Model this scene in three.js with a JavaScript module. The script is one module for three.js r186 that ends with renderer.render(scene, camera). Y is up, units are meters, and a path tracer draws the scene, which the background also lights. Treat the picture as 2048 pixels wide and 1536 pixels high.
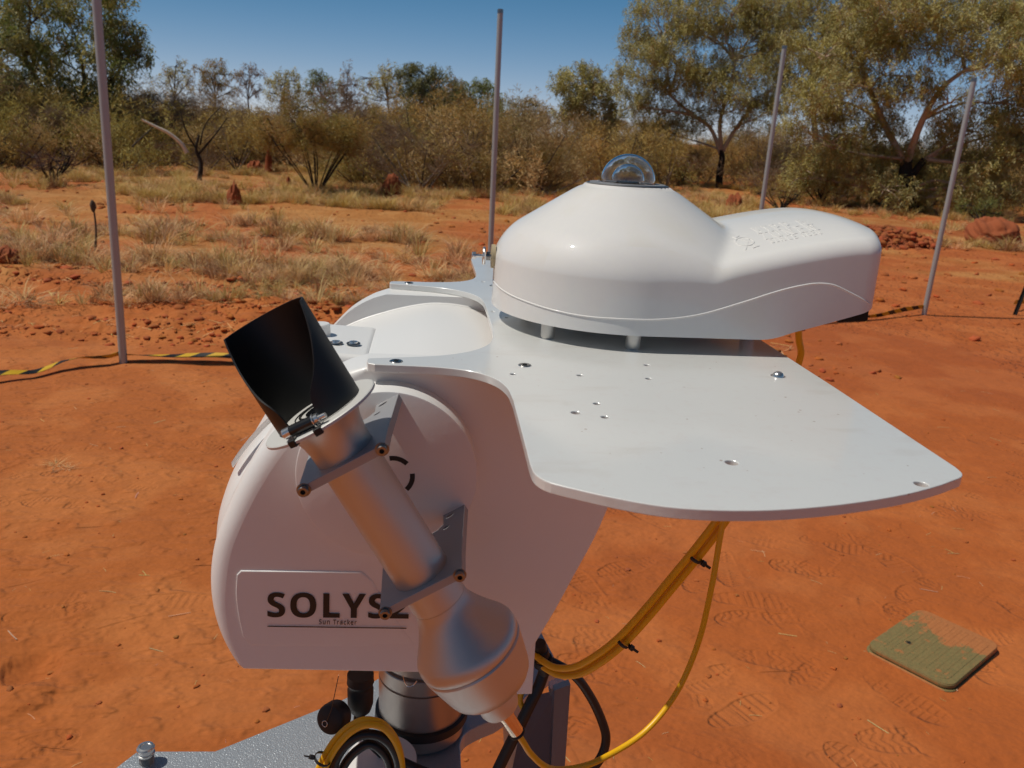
import * as THREE from 'three';
import { mergeGeometries, mergeVertices, toCreasedNormals as creaseMetres } from 'three/addons/utils/BufferGeometryUtils.js';
import { FontLoader } from 'three/addons/loaders/FontLoader.js';
import { TextGeometry } from 'three/addons/geometries/TextGeometry.js';
import { RoundedBoxGeometry } from 'three/addons/geometries/RoundedBoxGeometry.js';

// ------------------------------------------------------------------ camera, sky, sun, exposure
const scene = new THREE.Scene();
const EYE = new THREE.Vector3(0, 1.7, 0), FPX = 1650, HOR = 268, ROLL = 0.055;   // focal length and horizon in photo pixels (2048 wide)
const PITCH = Math.atan((768 - HOR) * Math.cos(ROLL) / FPX);
const camera = new THREE.PerspectiveCamera(2 * Math.atan(768 / FPX) * 180 / Math.PI, 4 / 3, 0.05, 4000);
const CF = new THREE.Vector3(0, -Math.sin(PITCH), -Math.cos(PITCH)), up0 = new THREE.Vector3(0, Math.cos(PITCH), -Math.sin(PITCH)), rt0 = new THREE.Vector3(1, 0, 0);
const CR = rt0.clone().multiplyScalar(Math.cos(ROLL)).addScaledVector(up0, Math.sin(ROLL));
const CU = rt0.clone().multiplyScalar(-Math.sin(ROLL)).addScaledVector(up0, Math.cos(ROLL));
camera.position.copy(EYE);
camera.quaternion.setFromRotationMatrix(new THREE.Matrix4().makeBasis(CR, CU, CF.clone().negate()));
camera.focus = 0.72; camera.userData.fStop = 19;
scene.add(camera);

const YAW = 6.1 * Math.PI / 180;                    // the instrument stands turned by this much
const SUN_EL = 59.8 * Math.PI / 180, SUN_AZ = YAW - 1.2 * Math.PI / 180;
const sunDir = new THREE.Vector3(-Math.cos(SUN_EL) * Math.cos(SUN_AZ), Math.sin(SUN_EL), Math.cos(SUN_EL) * Math.sin(SUN_AZ));
function skyTexture() {
  const W = 1024, H = 512, d = new Float32Array(W * H * 4), v = new THREE.Vector3();
  for (let j = 0; j < H; j++) for (let i = 0; i < W; i++) {
    const ph = ((i + 0.5) / W - 0.5) * 2 * Math.PI, el = ((j + 0.5) / H - 0.5) * Math.PI;
    v.set(Math.cos(el) * Math.cos(ph), Math.sin(el), Math.cos(el) * Math.sin(ph));
    const e = Math.max(0, v.y), c = Math.max(0, v.dot(sunDir));
    const h = Math.exp(-e / 0.06), z = Math.exp(-e / 0.19);            // air towards the horizon
    const g = 0.10 * Math.pow(c, 6) + 0.5 * Math.pow(c, 60) + 2.0 * Math.pow(c, 600);
    const k = (j * W + i) * 4;
    d[k] = 0.008 + 0.024 * z + 0.500 * h + g;
    d[k + 1] = 0.024 + 0.270 * z + 0.250 * h + g * 0.97;
    d[k + 2] = 0.055 + 0.565 * z - 0.080 * h + g * 0.9;
    d[k + 3] = 1;
  }
  const t = new THREE.DataTexture(d, W, H, THREE.RGBAFormat, THREE.FloatType);
  t.mapping = THREE.EquirectangularReflectionMapping; t.magFilter = THREE.LinearFilter; t.minFilter = THREE.LinearFilter; t.needsUpdate = true;
  return t;
}
const skyTex = skyTexture();
scene.background = skyTex; scene.environment = skyTex;
const sun = new THREE.DirectionalLight(new THREE.Color().setRGB(1, 0.95, 0.86), 2.6);
sun.position.copy(sunDir).multiplyScalar(60); sun.castShadow = true;
sun.shadow.mapSize.set(4096, 4096); Object.assign(sun.shadow.camera, { left: -30, right: 30, top: 30, bottom: -30, near: 1, far: 160 });
scene.add(sun, sun.target);
const EXPOSURE = 1.2;

// ------------------------------------------------------------------ random, noise, naming
function rng(a) { return () => { a |= 0; a = a + 0x6D2B79F5 | 0; let t = Math.imul(a ^ a >>> 15, 1 | a); t = t + Math.imul(t ^ t >>> 7, 61 | t) ^ t; return ((t ^ t >>> 14) >>> 0) / 4294967296; }; }
const R = rng(12345);
const rr = (a, b, r = R) => a + (b - a) * r();
function hash2(i, j, s) { let h = Math.imul(i, 374761393) + Math.imul(j, 668265263) + Math.imul(s, 2147483647 ^ 1274126177) | 0; h = Math.imul(h ^ h >>> 13, 1274126177); h ^= h >>> 16; return (h >>> 0) / 4294967296; }
function vnoise(x, y, s = 0, per = 0) {
  const xi = Math.floor(x), yi = Math.floor(y), fx = x - xi, fy = y - yi, u = fx * fx * (3 - 2 * fx), v = fy * fy * (3 - 2 * fy);
  const w = per ? (n) => ((n % per) + per) % per : (n) => n;
  const a = hash2(w(xi), w(yi), s), b = hash2(w(xi + 1), w(yi), s), c = hash2(w(xi), w(yi + 1), s), d = hash2(w(xi + 1), w(yi + 1), s);
  return a + (b - a) * u + (c - a) * v + (a - b - c + d) * u * v;
}
function fbm(x, y, o, s = 0, per = 0) { let t = 0, a = 0.5, n = 0; for (let k = 0; k < o; k++) { t += a * vnoise(x, y, s + k * 17, per); n += a; x *= 2; y *= 2; per *= 2; a *= 0.5; } return t / n; }
const smooth = (a, b, x) => { const t = Math.min(1, Math.max(0, (x - a) / (b - a))); return t * t * (3 - 2 * t); };
const used = {};
function numbered(n) { const k = used[n] = (used[n] ?? -1) + 1; return k ? `${n}_${String(k).padStart(3, '0')}` : n; }
const V = (x, y, z) => new THREE.Vector3(x, y, z);

// rays of the photograph, used once to find where things stand
function ray(px, py) { return CF.clone().addScaledVector(CR, (px - 1024) / FPX).addScaledVector(CU, -(py - 768) / FPX); }
function onGround(px, py, y = 0) { const d = ray(px, py); return d.multiplyScalar((y - EYE.y) / d.y).add(EYE); }
function along(px, py, dist) { const d = ray(px, py); return d.multiplyScalar(dist / Math.hypot(d.x, d.z)).add(EYE); }
const MX = V(Math.cos(YAW), 0, -Math.sin(YAW)), MN = V(-Math.sin(YAW), 0, -Math.cos(YAW));
// instrument frame: x along the casing, y height below the eye, n distance away across it -> local (x, y, -n)
function atN(px, py, n) { const d = ray(px, py); d.multiplyScalar(n / d.dot(MN)); return V(d.dot(MX), d.y, -n); }
function atY(px, py, y) { const d = ray(px, py); d.multiplyScalar(y / d.y); return V(d.dot(MX), d.y, -d.dot(MN)); }
const M3 = (x, y, n) => V(x, y, -n);
function toWorld(p) { return p.clone().applyAxisAngle(V(0, 1, 0), YAW).add(EYE); }

// ------------------------------------------------------------------ things and parts
function tag(o, label, category, group, kind) { if (label) o.userData.label = label; if (category) o.userData.category = category; if (group) o.userData.group = group; if (kind) o.userData.kind = kind; return o; }
function setMesh(m) { m.castShadow = m.receiveShadow = true; return m; }
function thing(name, label, category, pos = V(0, 0, 0), turn = 0, group) {
  const o = new THREE.Group(); o.name = numbered(name); o.position.copy(pos); o.rotation.y = turn; scene.add(o);
  return tag(o, label, category, group);
}
function machineThing(name, label, category, base, group) {   // base in the instrument frame
  const o = thing(name, label, category, toWorld(base), YAW, group); o.userData.base = undefined; delete o.userData.base;
  bases.set(o, base); return o;
}
const bases = new Map();
function baseOf(o) { while (o && !bases.has(o)) o = o.parent; return o ? bases.get(o) : V(0, 0, 0); }
function part(name, geo, mat, parent, label) {
  if (Array.isArray(geo)) geo = merge(geo);
  const b = baseOf(parent); if (bases.size && b.lengthSq()) { geo = geo.clone(); geo.translate(-b.x, -b.y, -b.z); }
  const m = setMesh(new THREE.Mesh(geo, mat)); m.name = name; parent.add(m);
  if (label) m.userData.label = label;
  return m;
}
function merge(list) {
  list = list.map(g => { g = g.index ? g.toNonIndexed() : g; for (const k of Object.keys(g.attributes)) if (!['position', 'normal', 'uv'].includes(k)) g.deleteAttribute(k);
    if (!g.attributes.uv) g.setAttribute('uv', new THREE.Float32BufferAttribute(new Float32Array(g.attributes.position.count * 2), 2)); if (!g.attributes.normal) g.computeVertexNormals(); return g; });
  return list.length === 1 ? list[0] : mergeGeometries(list);
}
function structure(o) { o.userData.kind = 'structure'; return o; }

// ------------------------------------------------------------------ shapes
function grid(P, nu, nv, closeU = false) {   // P(i,j) -> Vector3 ; u wraps when closed
  const pos = [], uv = [], idx = [];
  for (let j = 0; j <= nv; j++) for (let i = 0; i <= nu; i++) { const p = P(closeU && i === nu ? 0 : i, j); pos.push(p.x, p.y, p.z); uv.push(i / nu, j / nv); }
  for (let j = 0; j < nv; j++) for (let i = 0; i < nu; i++) { const a = j * (nu + 1) + i, b = a + 1, c = a + nu + 1, d = c + 1; idx.push(a, b, d, a, d, c); }
  const g = new THREE.BufferGeometry(); g.setAttribute('position', new THREE.Float32BufferAttribute(pos, 3)); g.setAttribute('uv', new THREE.Float32BufferAttribute(uv, 2)); g.setIndex(idx); return g;
}
function toCreasedNormals(g, a) { g = g.clone().scale(1e4, 1e4, 1e4); g = creaseMetres(g, a); g.scale(1e-4, 1e-4, 1e-4); return g; }   // the crease finder works on coarse cells
function smoothed(g, angle = 0.6) { g = g.clone(); g.deleteAttribute('normal'); g = mergeVertices(g, 1e-6); return toCreasedNormals(g, angle); }
function tube(pts, r0, r1 = r0, seg = 8, n = 0, squash = 1) {
  const c = new THREE.CatmullRomCurve3(pts, false, 'centripetal'); n = n || pts.length * 5;
  const P = c.getSpacedPoints(n), fr = c.computeFrenetFrames(n, false);
  return smoothed(capTube(grid((i, j) => { const a = i / seg * 2 * Math.PI, r = r0 + (r1 - r0) * j / n; return P[j].clone().addScaledVector(fr.normals[j], Math.cos(a) * r).addScaledVector(fr.binormals[j], Math.sin(a) * r * squash); }, seg, n, true), seg, n, P), 0.9);
}
function capTube(g, seg, n, P) {
  const pos = Array.from(g.attributes.position.array), uv = Array.from(g.attributes.uv.array), idx = Array.from(g.index.array);
  for (const [j, fl] of [[0, false], [n, true]]) { const c = pos.length / 3; pos.push(P[j].x, P[j].y, P[j].z); uv.push(0, 0);
    for (let i = 0; i < seg; i++) { const a = j * (seg + 1) + i; fl ? idx.push(a, a + 1, c) : idx.push(a + 1, a, c); } }
  const o = new THREE.BufferGeometry(); o.setAttribute('position', new THREE.Float32BufferAttribute(pos, 3)); o.setAttribute('uv', new THREE.Float32BufferAttribute(uv, 2)); o.setIndex(idx); return o;
}
function lightTube(pts, r0, r1, seg = 5, n = 4) {      // cheap tapered limb
  const c = new THREE.CatmullRomCurve3(pts, false, 'centripetal'), P = c.getPoints(n), fr = c.computeFrenetFrames(n, false);
  const g = grid((i, j) => { const a = i / seg * 2 * Math.PI, r = r0 + (r1 - r0) * j / n; return P[j].clone().addScaledVector(fr.normals[j], Math.cos(a) * r).addScaledVector(fr.binormals[j], Math.sin(a) * r); }, seg, n, true);
  g.computeVertexNormals(); return g;
}
const lathe = (pts, seg = 48) => { const g = new THREE.LatheGeometry(pts.map(([r, y]) => new THREE.Vector2(Math.max(r, 0), y)), seg); return smoothed(g, 0.55); };
const cyl = (r0, r1, h, seg = 32) => new THREE.CylinderGeometry(r0, r1, h, seg);
function place(g, p, dir = V(0, 1, 0)) { g = g.clone(); g.applyQuaternion(new THREE.Quaternion().setFromUnitVectors(V(0, 1, 0), dir.clone().normalize())); g.translate(p.x, p.y, p.z); return g; }
// slab between n0 (rounded face, per-point radius) and n1: outline in x,y
function roundedSlab(outline, n0, n1, seg = 8) {
  const N = outline.length, P = outline.map(([x, y]) => new THREE.Vector2(x, y)), s = Math.sign(n1 - n0), nor = [];
  let area = 0; for (let i = 0; i < N; i++) { const a = P[i], b = P[(i + 1) % N]; area += a.x * b.y - b.x * a.y; }
  for (let i = 0; i < N; i++) { const t = P[(i + 1) % N].clone().sub(P[(i + N - 1) % N]).normalize(); nor.push(area > 0 ? new THREE.Vector2(t.y, -t.x) : new THREE.Vector2(-t.y, t.x)); }
  const ring = (k) => P.map((p, i) => { const r = outline[i][2] ?? 0.003, f = k / seg * Math.PI / 2, ins = r * (1 - Math.sin(f)); return V(p.x - nor[i].x * ins, p.y - nor[i].y * ins, -(n0 + s * r * (outline[i][3] ?? 1) * (1 - Math.cos(f)))); });
  const rings = []; for (let k = 0; k <= seg; k++) rings.push(ring(k)); rings.push(P.map(p => V(p.x, p.y, -n1)));
  const side = grid((i, j) => rings[j][i].clone(), N, rings.length - 1, true);
  const cap = (pts, flip) => { const tri = THREE.ShapeUtils.triangulateShape(pts.map(p => new THREE.Vector2(p.x, p.y)), []), pos = []; for (const t of tri) for (const q of (flip ? [t[0], t[2], t[1]] : t)) pos.push(pts[q].x, pts[q].y, pts[q].z);
    const g = new THREE.BufferGeometry(); g.setAttribute('position', new THREE.Float32BufferAttribute(pos, 3)); g.setAttribute('uv', new THREE.Float32BufferAttribute(new Float32Array(pos.length / 3 * 2), 2)); return g; };
  const flat = (g) => { g.computeVertexNormals(); return g; };
  return merge([smoothed(side, 0.45), flat(cap(rings[0], (area > 0) !== (s > 0))), flat(cap(rings[rings.length - 1], (area > 0) === (s > 0)))]);
}
function spline2(pts, n) { return new THREE.CatmullRomCurve3(pts.map(p => V(p[0], p[1], p[2] ?? 0)), false, 'centripetal').getPoints(n).map(p => [p.x, p.y, p.z]); }
function interp(tab, x) { if (x <= tab[0][0]) return tab[0][1]; for (let i = 1; i < tab.length; i++) if (x <= tab[i][0]) { const [a, b] = tab[i - 1], [c, d] = tab[i]; return b + (d - b) * (x - a) / (c - a); } return tab[tab.length - 1][1]; }
function smoothInterp(tab, x) { // Catmull-Rom over the table
  const n = tab.length; if (x <= tab[0][0]) return tab[0][1]; if (x >= tab[n - 1][0]) return tab[n - 1][1];
  let i = 0; while (x > tab[i + 1][0]) i++;
  const m = (k) => k <= 0 || k >= n - 1 ? (tab[Math.min(k + 1, n - 1)][1] - tab[Math.max(k - 1, 0)][1]) / (tab[Math.min(k + 1, n - 1)][0] - tab[Math.max(k - 1, 0)][0]) : (tab[k + 1][1] - tab[k - 1][1]) / (tab[k + 1][0] - tab[k - 1][0]);
  const h = tab[i + 1][0] - tab[i][0], t = (x - tab[i][0]) / h, t2 = t * t, t3 = t2 * t;
  return (2 * t3 - 3 * t2 + 1) * tab[i][1] + (t3 - 2 * t2 + t) * h * m(i) + (-2 * t3 + 3 * t2) * tab[i + 1][1] + (t3 - t2) * h * m(i + 1);
}

// ------------------------------------------------------------------ textures and materials
function dataTex(N, f, srgb = false, repeat = 1) {
  const d = new Uint8Array(N * N * 4);
  for (let j = 0; j < N; j++) for (let i = 0; i < N; i++) { const c = f(i / N, j / N, i, j), k = (j * N + i) * 4; if (Array.isArray(c)) { d[k] = c[0] * 255; d[k + 1] = c[1] * 255; d[k + 2] = c[2] * 255; } else d[k] = d[k + 1] = d[k + 2] = Math.max(0, Math.min(1, c)) * 255; d[k + 3] = 255; }
  const t = new THREE.DataTexture(d, N, N, THREE.RGBAFormat); t.wrapS = t.wrapT = THREE.RepeatWrapping; t.magFilter = THREE.LinearFilter; t.minFilter = THREE.LinearMipmapLinearFilter; t.generateMipmaps = true;
  if (srgb) t.colorSpace = THREE.SRGBColorSpace; t.repeat.set(repeat, repeat); t.needsUpdate = true; return t;
}
const lin = (r, g, b) => new THREE.Color().setRGB(r, g, b);
const toS = (c) => c <= 0.0031308 ? 12.92 * c : 1.055 * Math.pow(c, 1 / 2.4) - 0.055;
const std = (o) => new THREE.MeshStandardMaterial(o), phys = (o) => new THREE.MeshPhysicalMaterial(o);
function withUV(g, s = 1) {   // box-projected uv in metres
  g = g.index ? g.toNonIndexed() : g.clone(); if (!g.attributes.normal) g.computeVertexNormals();
  const p = g.attributes.position, n = g.attributes.normal, uv = new Float32Array(p.count * 2);
  for (let i = 0; i < p.count; i += 3) { let ax = 0, ay = 0, az = 0; for (let k = 0; k < 3; k++) { ax += Math.abs(n.getX(i + k)); ay += Math.abs(n.getY(i + k)); az += Math.abs(n.getZ(i + k)); }
    for (let k = 0; k < 3; k++) { const x = p.getX(i + k), y = p.getY(i + k), z = p.getZ(i + k); const [a, b] = ay >= ax && ay >= az ? [x, z] : az >= ax ? [x, y] : [z, y]; uv[(i + k) * 2] = a * s; uv[(i + k) * 2 + 1] = b * s; } }
  g.setAttribute('uv', new THREE.BufferAttribute(uv, 2)); return g;
}
// paint: white with fine specks and faint rubbed marks of red dust
const specks = rng(77), paintSpots = []; for (let i = 0; i < 110; i++) paintSpots.push([specks(), specks(), 0.0008 + 0.0020 * specks() ** 4, 0.12 + 0.35 * specks()]);
const paintMap = dataTex(1024, (u, v) => {
  const smear = smooth(0.62, 0.86, fbm(u * 9, v * 26, 4, 5, 9 )) * 0.05 + smooth(0.6, 0.8, fbm(u * 60, v * 60, 3, 9, 60)) * 0.018; const k = 1 - smear;
  return [toS(0.70 * k), toS(0.695 * (k - smear * 0.25)), toS(0.675 * (k - smear * 0.6))];
}, true, 3);
{ const d = paintMap.image.data, N = 1024; for (const [u, v, r, a] of paintSpots) { const R_ = Math.ceil(r * N); for (let j = -R_; j <= R_; j++) for (let i = -R_; i <= R_; i++) if (i * i + j * j <= r * r * N * N) { const k = (((Math.floor(v * N) + j + N) % N) * N + (Math.floor(u * N) + i + N) % N) * 4; d[k] *= 1 - a * 0.55; d[k + 1] *= 1 - a * 0.75; d[k + 2] *= 1 - a * 0.85; } } }
const peel = dataTex(512, (u, v) => fbm(u * 40, v * 40, 3, 31, 40), false, 8);
const whitePaint = phys({ map: paintMap, roughness: 0.34, clearcoat: 0.7, clearcoatRoughness: 0.12, bumpMap: peel, bumpScale: 0.00006 });
const casingPaint = phys({ color: lin(0.80, 0.79, 0.77), roughness: 0.42, clearcoat: 0.35, clearcoatRoughness: 0.25, bumpMap: peel, bumpScale: 0.00005 });
const stainMap = dataTex(512, (u, v) => {
  const t = smooth(0.55, 0.8, fbm(u * 7, v * 7, 5, 44, 7)) * 0.16, g = fbm(u * 90, v * 90, 2, 45, 90) * 0.02; const k = 1 - g;
  return [toS(0.76 * k - t * 0.08), toS(0.745 * k - t * 0.14), toS(0.72 * k - t * 0.3)];
}, true, 2.2);
const hoodPlastic = phys({ map: stainMap, roughness: 0.5, specularIntensity: 0.35, clearcoat: 0.6, clearcoatRoughness: 0.03 });
const brushed = dataTex(512, (u, v) => 0.5 + 0.5 * (fbm(u * 6, v * 220, 2, 61) - 0.5) + 0.25 * (vnoise(u * 256, v * 256, 63, 256) - 0.5), false, 1);
const alu = phys({ color: lin(0.58, 0.565, 0.54), metalness: 0.9, roughness: 0.47, anisotropy: 0.3, bumpMap: brushed, bumpScale: 0.000012 });
const aluMatt = phys({ color: lin(0.60, 0.59, 0.56), metalness: 0.15, roughness: 0.55, bumpMap: brushed, bumpScale: 0.00002 });
const steel = std({ color: lin(0.68, 0.67, 0.66), metalness: 0.9, roughness: 0.26 });
const darkSteel = std({ color: lin(0.28, 0.27, 0.26), metalness: 1, roughness: 0.3 });
const blackAnod = phys({ color: lin(0.006, 0.006, 0.0062), roughness: 0.5, bumpMap: brushed, bumpScale: 0.00001 });
const blackMatt = std({ color: lin(0.004, 0.004, 0.004), roughness: 0.85 });
const rubber = std({ color: lin(0.012, 0.012, 0.012), roughness: 0.55 });
const jacketBlack = std({ color: lin(0.01, 0.01, 0.011), roughness: 0.38 });
const jacketYellow = phys({ color: lin(0.82, 0.45, 0.006), roughness: 0.38 });
const ink = std({ color: lin(0.008, 0.008, 0.009), roughness: 0.4 });
const holeDark = std({ color: lin(0.02, 0.02, 0.02), roughness: 0.7 });
const greyHammer = phys({ color: lin(0.36, 0.39, 0.42), metalness: 0.35, roughness: 0.36, bumpMap: dataTex(1024, (u, v) => 0.6 * vnoise(u * 256, v * 256, 81, 256) + 0.4 * vnoise(u * 128, v * 128, 82, 128), false, 5), bumpScale: 0.0006, clearcoat: 0.5, clearcoatRoughness: 0.2 });
const darkPaint = phys({ color: lin(0.15, 0.16, 0.19), roughness: 0.35, metalness: 0.3, clearcoat: 0.4 });
const glass = phys({ color: lin(1, 1, 1), transmission: 1, roughness: 0, ior: 1.47, thickness: 0.002 });
const galv = phys({ color: lin(0.42, 0.44, 0.44), metalness: 0.45, roughness: 0.5, bumpMap: brushed, bumpScale: 0.0003 });

// ================================================================== the sun tracker
const NC = 0.756;                                   // middle plane of the instrument (n)
const tracker = machineThing('sun_tracker', 'white sun tracker with rounded casing and wide fan-shaped top plate, filling the foreground', 'sun tracker', V(0, -1.7, -NC));
const coverOutline = (() => {
  const front = spline2([[-0.046, -0.171, 0.003], [-0.062, -0.1765, 0.008], [-0.083, -0.189, 0.014], [-0.102, -0.208, 0.016], [-0.121, -0.231, 0.0165], [-0.138, -0.258, 0.0165], [-0.152, -0.287, 0.016], [-0.1635, -0.317, 0.0155], [-0.169, -0.347, 0.015], [-0.1685, -0.373, 0.0125], [-0.163, -0.398, 0.009], [-0.1545, -0.418, 0.006], [-0.148, -0.4275, 0.003]], 60);
  const back = spline2([[0.085, -0.437, 0.002], [0.093, -0.414, 0.002], [0.11, -0.377, 0.002], [0.125, -0.341, 0.002], [0.139, -0.307, 0.002], [0.15, -0.272, 0.003], [0.16, -0.235, 0.003], [0.164, -0.21, 0.004], [0.156, -0.186, 0.004], [0.14, -0.173, 0.004]], 30);
  return [...front, [-0.144, -0.4305, 0.002], [-0.06, -0.4335, 0.002], [0.02, -0.4365, 0.002], ...back, [0.08, -0.1715, 0.003]];
})();
part('casing_cover', withUV(roundedSlab(coverOutline, 0.594, 0.636, 9)), casingPaint, tracker, 'near side of the casing with the printed name');
part('casing_cover', withUV(roundedSlab(coverOutline, 0.918, 0.880, 9)), casingPaint, tracker, 'far side of the casing');
{ // drum between the covers, its roof lower than the covers
  const roof = spline2([[0.10, -0.198], [0.060, -0.1865], [0.032, -0.1805], [0.003, -0.1795], [-0.025, -0.1845], [-0.048, -0.1912], [-0.07, -0.1990], [-0.09, -0.2085], [-0.11, -0.220], [-0.131, -0.239], [-0.152, -0.266], [-0.166, -0.292], [-0.1765, -0.327], [-0.177, -0.362], [-0.169, -0.398], [-0.15, -0.4285]], 60);
  const out = [...roof.map(([x, y]) => [x, y, 0.012 * smooth(-0.055, -0.11, x) * smooth(-0.43, -0.40, y) + 0.001, 1 + 3.2 * smooth(-0.055, -0.11, x)]), [0.06, -0.43, 0.001], [0.12, -0.33, 0.001]];
  part('casing_drum', withUV(roundedSlab(out, 0.630, 0.886, 6)), casingPaint, tracker);
  // rolled fillets where the roof meets the covers
  for (const [n, s] of [[0.636, 1], [0.880, -1]]) {
    const pts = roof.slice(2, 42), g = grid((i, j) => { const [x, y] = pts[i], a = j / 6 * Math.PI / 2, r = s > 0 ? 0.007 : 0.003; return V(x, y + r * (1 - Math.sin(a)) + 0.0002, -(n + s * (r * (1 - Math.cos(a)) - 0.0004))); }, pts.length - 1, 6);
    part('fillet', smoothed(g, 0.8), casingPaint, tracker);
  }
  // front ledge with its two sunk screws and the white knob
  part('ledge', withUV(new RoundedBoxGeometry(0.056, 0.02, 0.115, 4, 0.006).rotateZ(-0.05).translate(-0.079, -0.1998, -NC)), casingPaint, tracker);
  for (const [px, py] of [[707, 687], [672, 686]]) {
    const p = atY(px, py, -0.1888); part('screw_recess', lathe([[0, 0.0003], [0.0052, 0.0003], [0.0056, 0.0009], [0.0062, 0.0006], [0.0064, 0]], 32).translate(p.x, p.y, p.z), darkSteel, tracker);
    part('screw', merge([lathe([[0, 0.001], [0.0016, 0.001], [0.0018, 0.0022], [0.0038, 0.002], [0.0042, 0.0002]], 24).translate(p.x, p.y, p.z)]), steel, tracker);
  }
  part('knob', lathe([[0, 0.0125], [0.0078, 0.0125], [0.0088, 0.0115], [0.009, 0], [0.0075, -0.002], [0.0075, -0.02]], 32).translate(-0.1005, -0.1905, -0.765), casingPaint, tracker);
}

// top plate: two fans joined by a neck with two lobes round a cut-out
const HALF = [[-0.0445, 0.592], [-0.0435, 0.5855], [-0.0385, 0.583]];
{
  const sh = new THREE.Shape(), d = (n) => n - NC; // shape y = n - NC ; near half then the mirrored far half
  const out = [];
  const tip = [[-0.0445, 0.5985], [-0.0447, 0.590], [-0.0435, 0.5858], [-0.0385, 0.5832]];
  const flare = spline2([[-0.0385, 0.5832], [0.0086, 0.5795], [0.032, 0.571], [0.0465, 0.5555], [0.0535, 0.535], [0.0555, 0.507]], 26);
  const edge = [[0.0550, 0.442], [0.0545, 0.400]];
  const corner = spline2([[0.0545, 0.400], [0.0555, 0.386], [0.0605, 0.3765], [0.0695, 0.370]], 8);
  const arc = spline2([[0.0695, 0.370], [0.09, 0.3585], [0.117, 0.3480], [0.154, 0.3455], [0.194, 0.351], [0.240, 0.3645], [0.270, 0.378], [0.283, 0.3855]], 30);
  const corner2 = spline2([[0.283, 0.3855], [0.2895, 0.3895], [0.2935, 0.395], [0.295, 0.404]], 6);
  out.push(...tip, ...flare, ...edge, ...corner.slice(1), ...arc.slice(1), ...corner2.slice(1), [0.297, 0.55]);
  const far = out.map(([x, n]) => [x, 2 * NC - n]).reverse();
  const all = [...out, ...far];
  // inner cut-out between the lobes
  const inner = spline2([[-0.0425, 0.600], [-0.029, 0.603], [-0.009, 0.6075], [0.012, 0.6145], [0.033, 0.629], [0.047, 0.649], [0.0535, 0.672], [0.0555, 0.70], [0.0558, 0.756]], 40);
  const inFar = inner.slice(0, -1).map(([x, n]) => [x, 2 * NC - n]).reverse();
  const ring = [...inner, ...inFar].reverse();
  const pts = [...all, ...ring];
  pts.forEach(([x, n], i) => i ? sh.lineTo(x, d(n)) : sh.moveTo(x, d(n)));
  const holes = [[0.061, 0.567, 0.0022], [0.110, 0.568, 0.0024], [0.168, 0.601, 0.0024], [0.160, 0.564, 0.0024], [0.110, 0.503, 0.0024], [0.093, 0.484, 0.003], [0.110, 0.4765, 0.0025], [0.166, 0.405, 0.0036], [0.260, 0.379, 0.0036], [0.0725, 0.756, 0.0018], [0.061, 0.781, 0.0018], [0.061, 0.945, 0.0022], [0.110, 0.944, 0.0024], [0.058, 1.006, 0.0024], [0.110, 1.009, 0.0024]];
  for (const [x, n, r] of holes) { const h = new THREE.Path(); h.absarc(x, d(n), r, 0, Math.PI * 2, true); sh.holes.push(h); }
  const g = new THREE.ExtrudeGeometry(sh, { depth: 0.0048, bevelEnabled: true, bevelThickness: 0.0006, bevelSize: 0.0006, bevelOffset: -0.0006, bevelSegments: 3, curveSegments: 20 });
  g.rotateX(-Math.PI / 2);     // shape y (n) -> -z, extrude -> +y
  g.translate(0, -0.165 - 0.0054, -NC);
  part('top_plate', withUV(toCreasedNormals(g, 0.2)), whitePaint, tracker);
  const flat = [[0.072, 0.591, 0.0046], [-0.0235, 0.5925, 0.0046], [-0.0235, 0.9195, 0.0046], [0.072, 0.921, 0.0046]];
  for (const [x, n, r] of flat) {
    const s = part('countersunk_screw', lathe([[0.0008, 0.0005], [0.0022, 0.0006], [r * 0.9, 0.0008], [r, 0.0001]], 28).translate(x, -0.165, -n), darkSteel, tracker);
    part('hex_socket', place(new THREE.CylinderGeometry(0.0019, 0.0019, 0.0004, 6), V(x, -0.165 + 0.00075, -n)), blackMatt, s);
    part('rim', new THREE.TorusGeometry(r + 0.0002, 0.00035, 6, 32).rotateX(Math.PI / 2).translate(x, -0.1649, -n), steel, s);
  }
  const bp = atY(1556, 752, -0.165);
  part('dome_screw', lathe([[0, 0.0036], [0.0018, 0.0034], [0.0034, 0.0024], [0.0042, 0.001], [0.0044, 0], [0.0056, 0.0001], [0.0056, -0.0002]], 32).translate(bp.x, bp.y, bp.z), steel, tracker);
}

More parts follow.
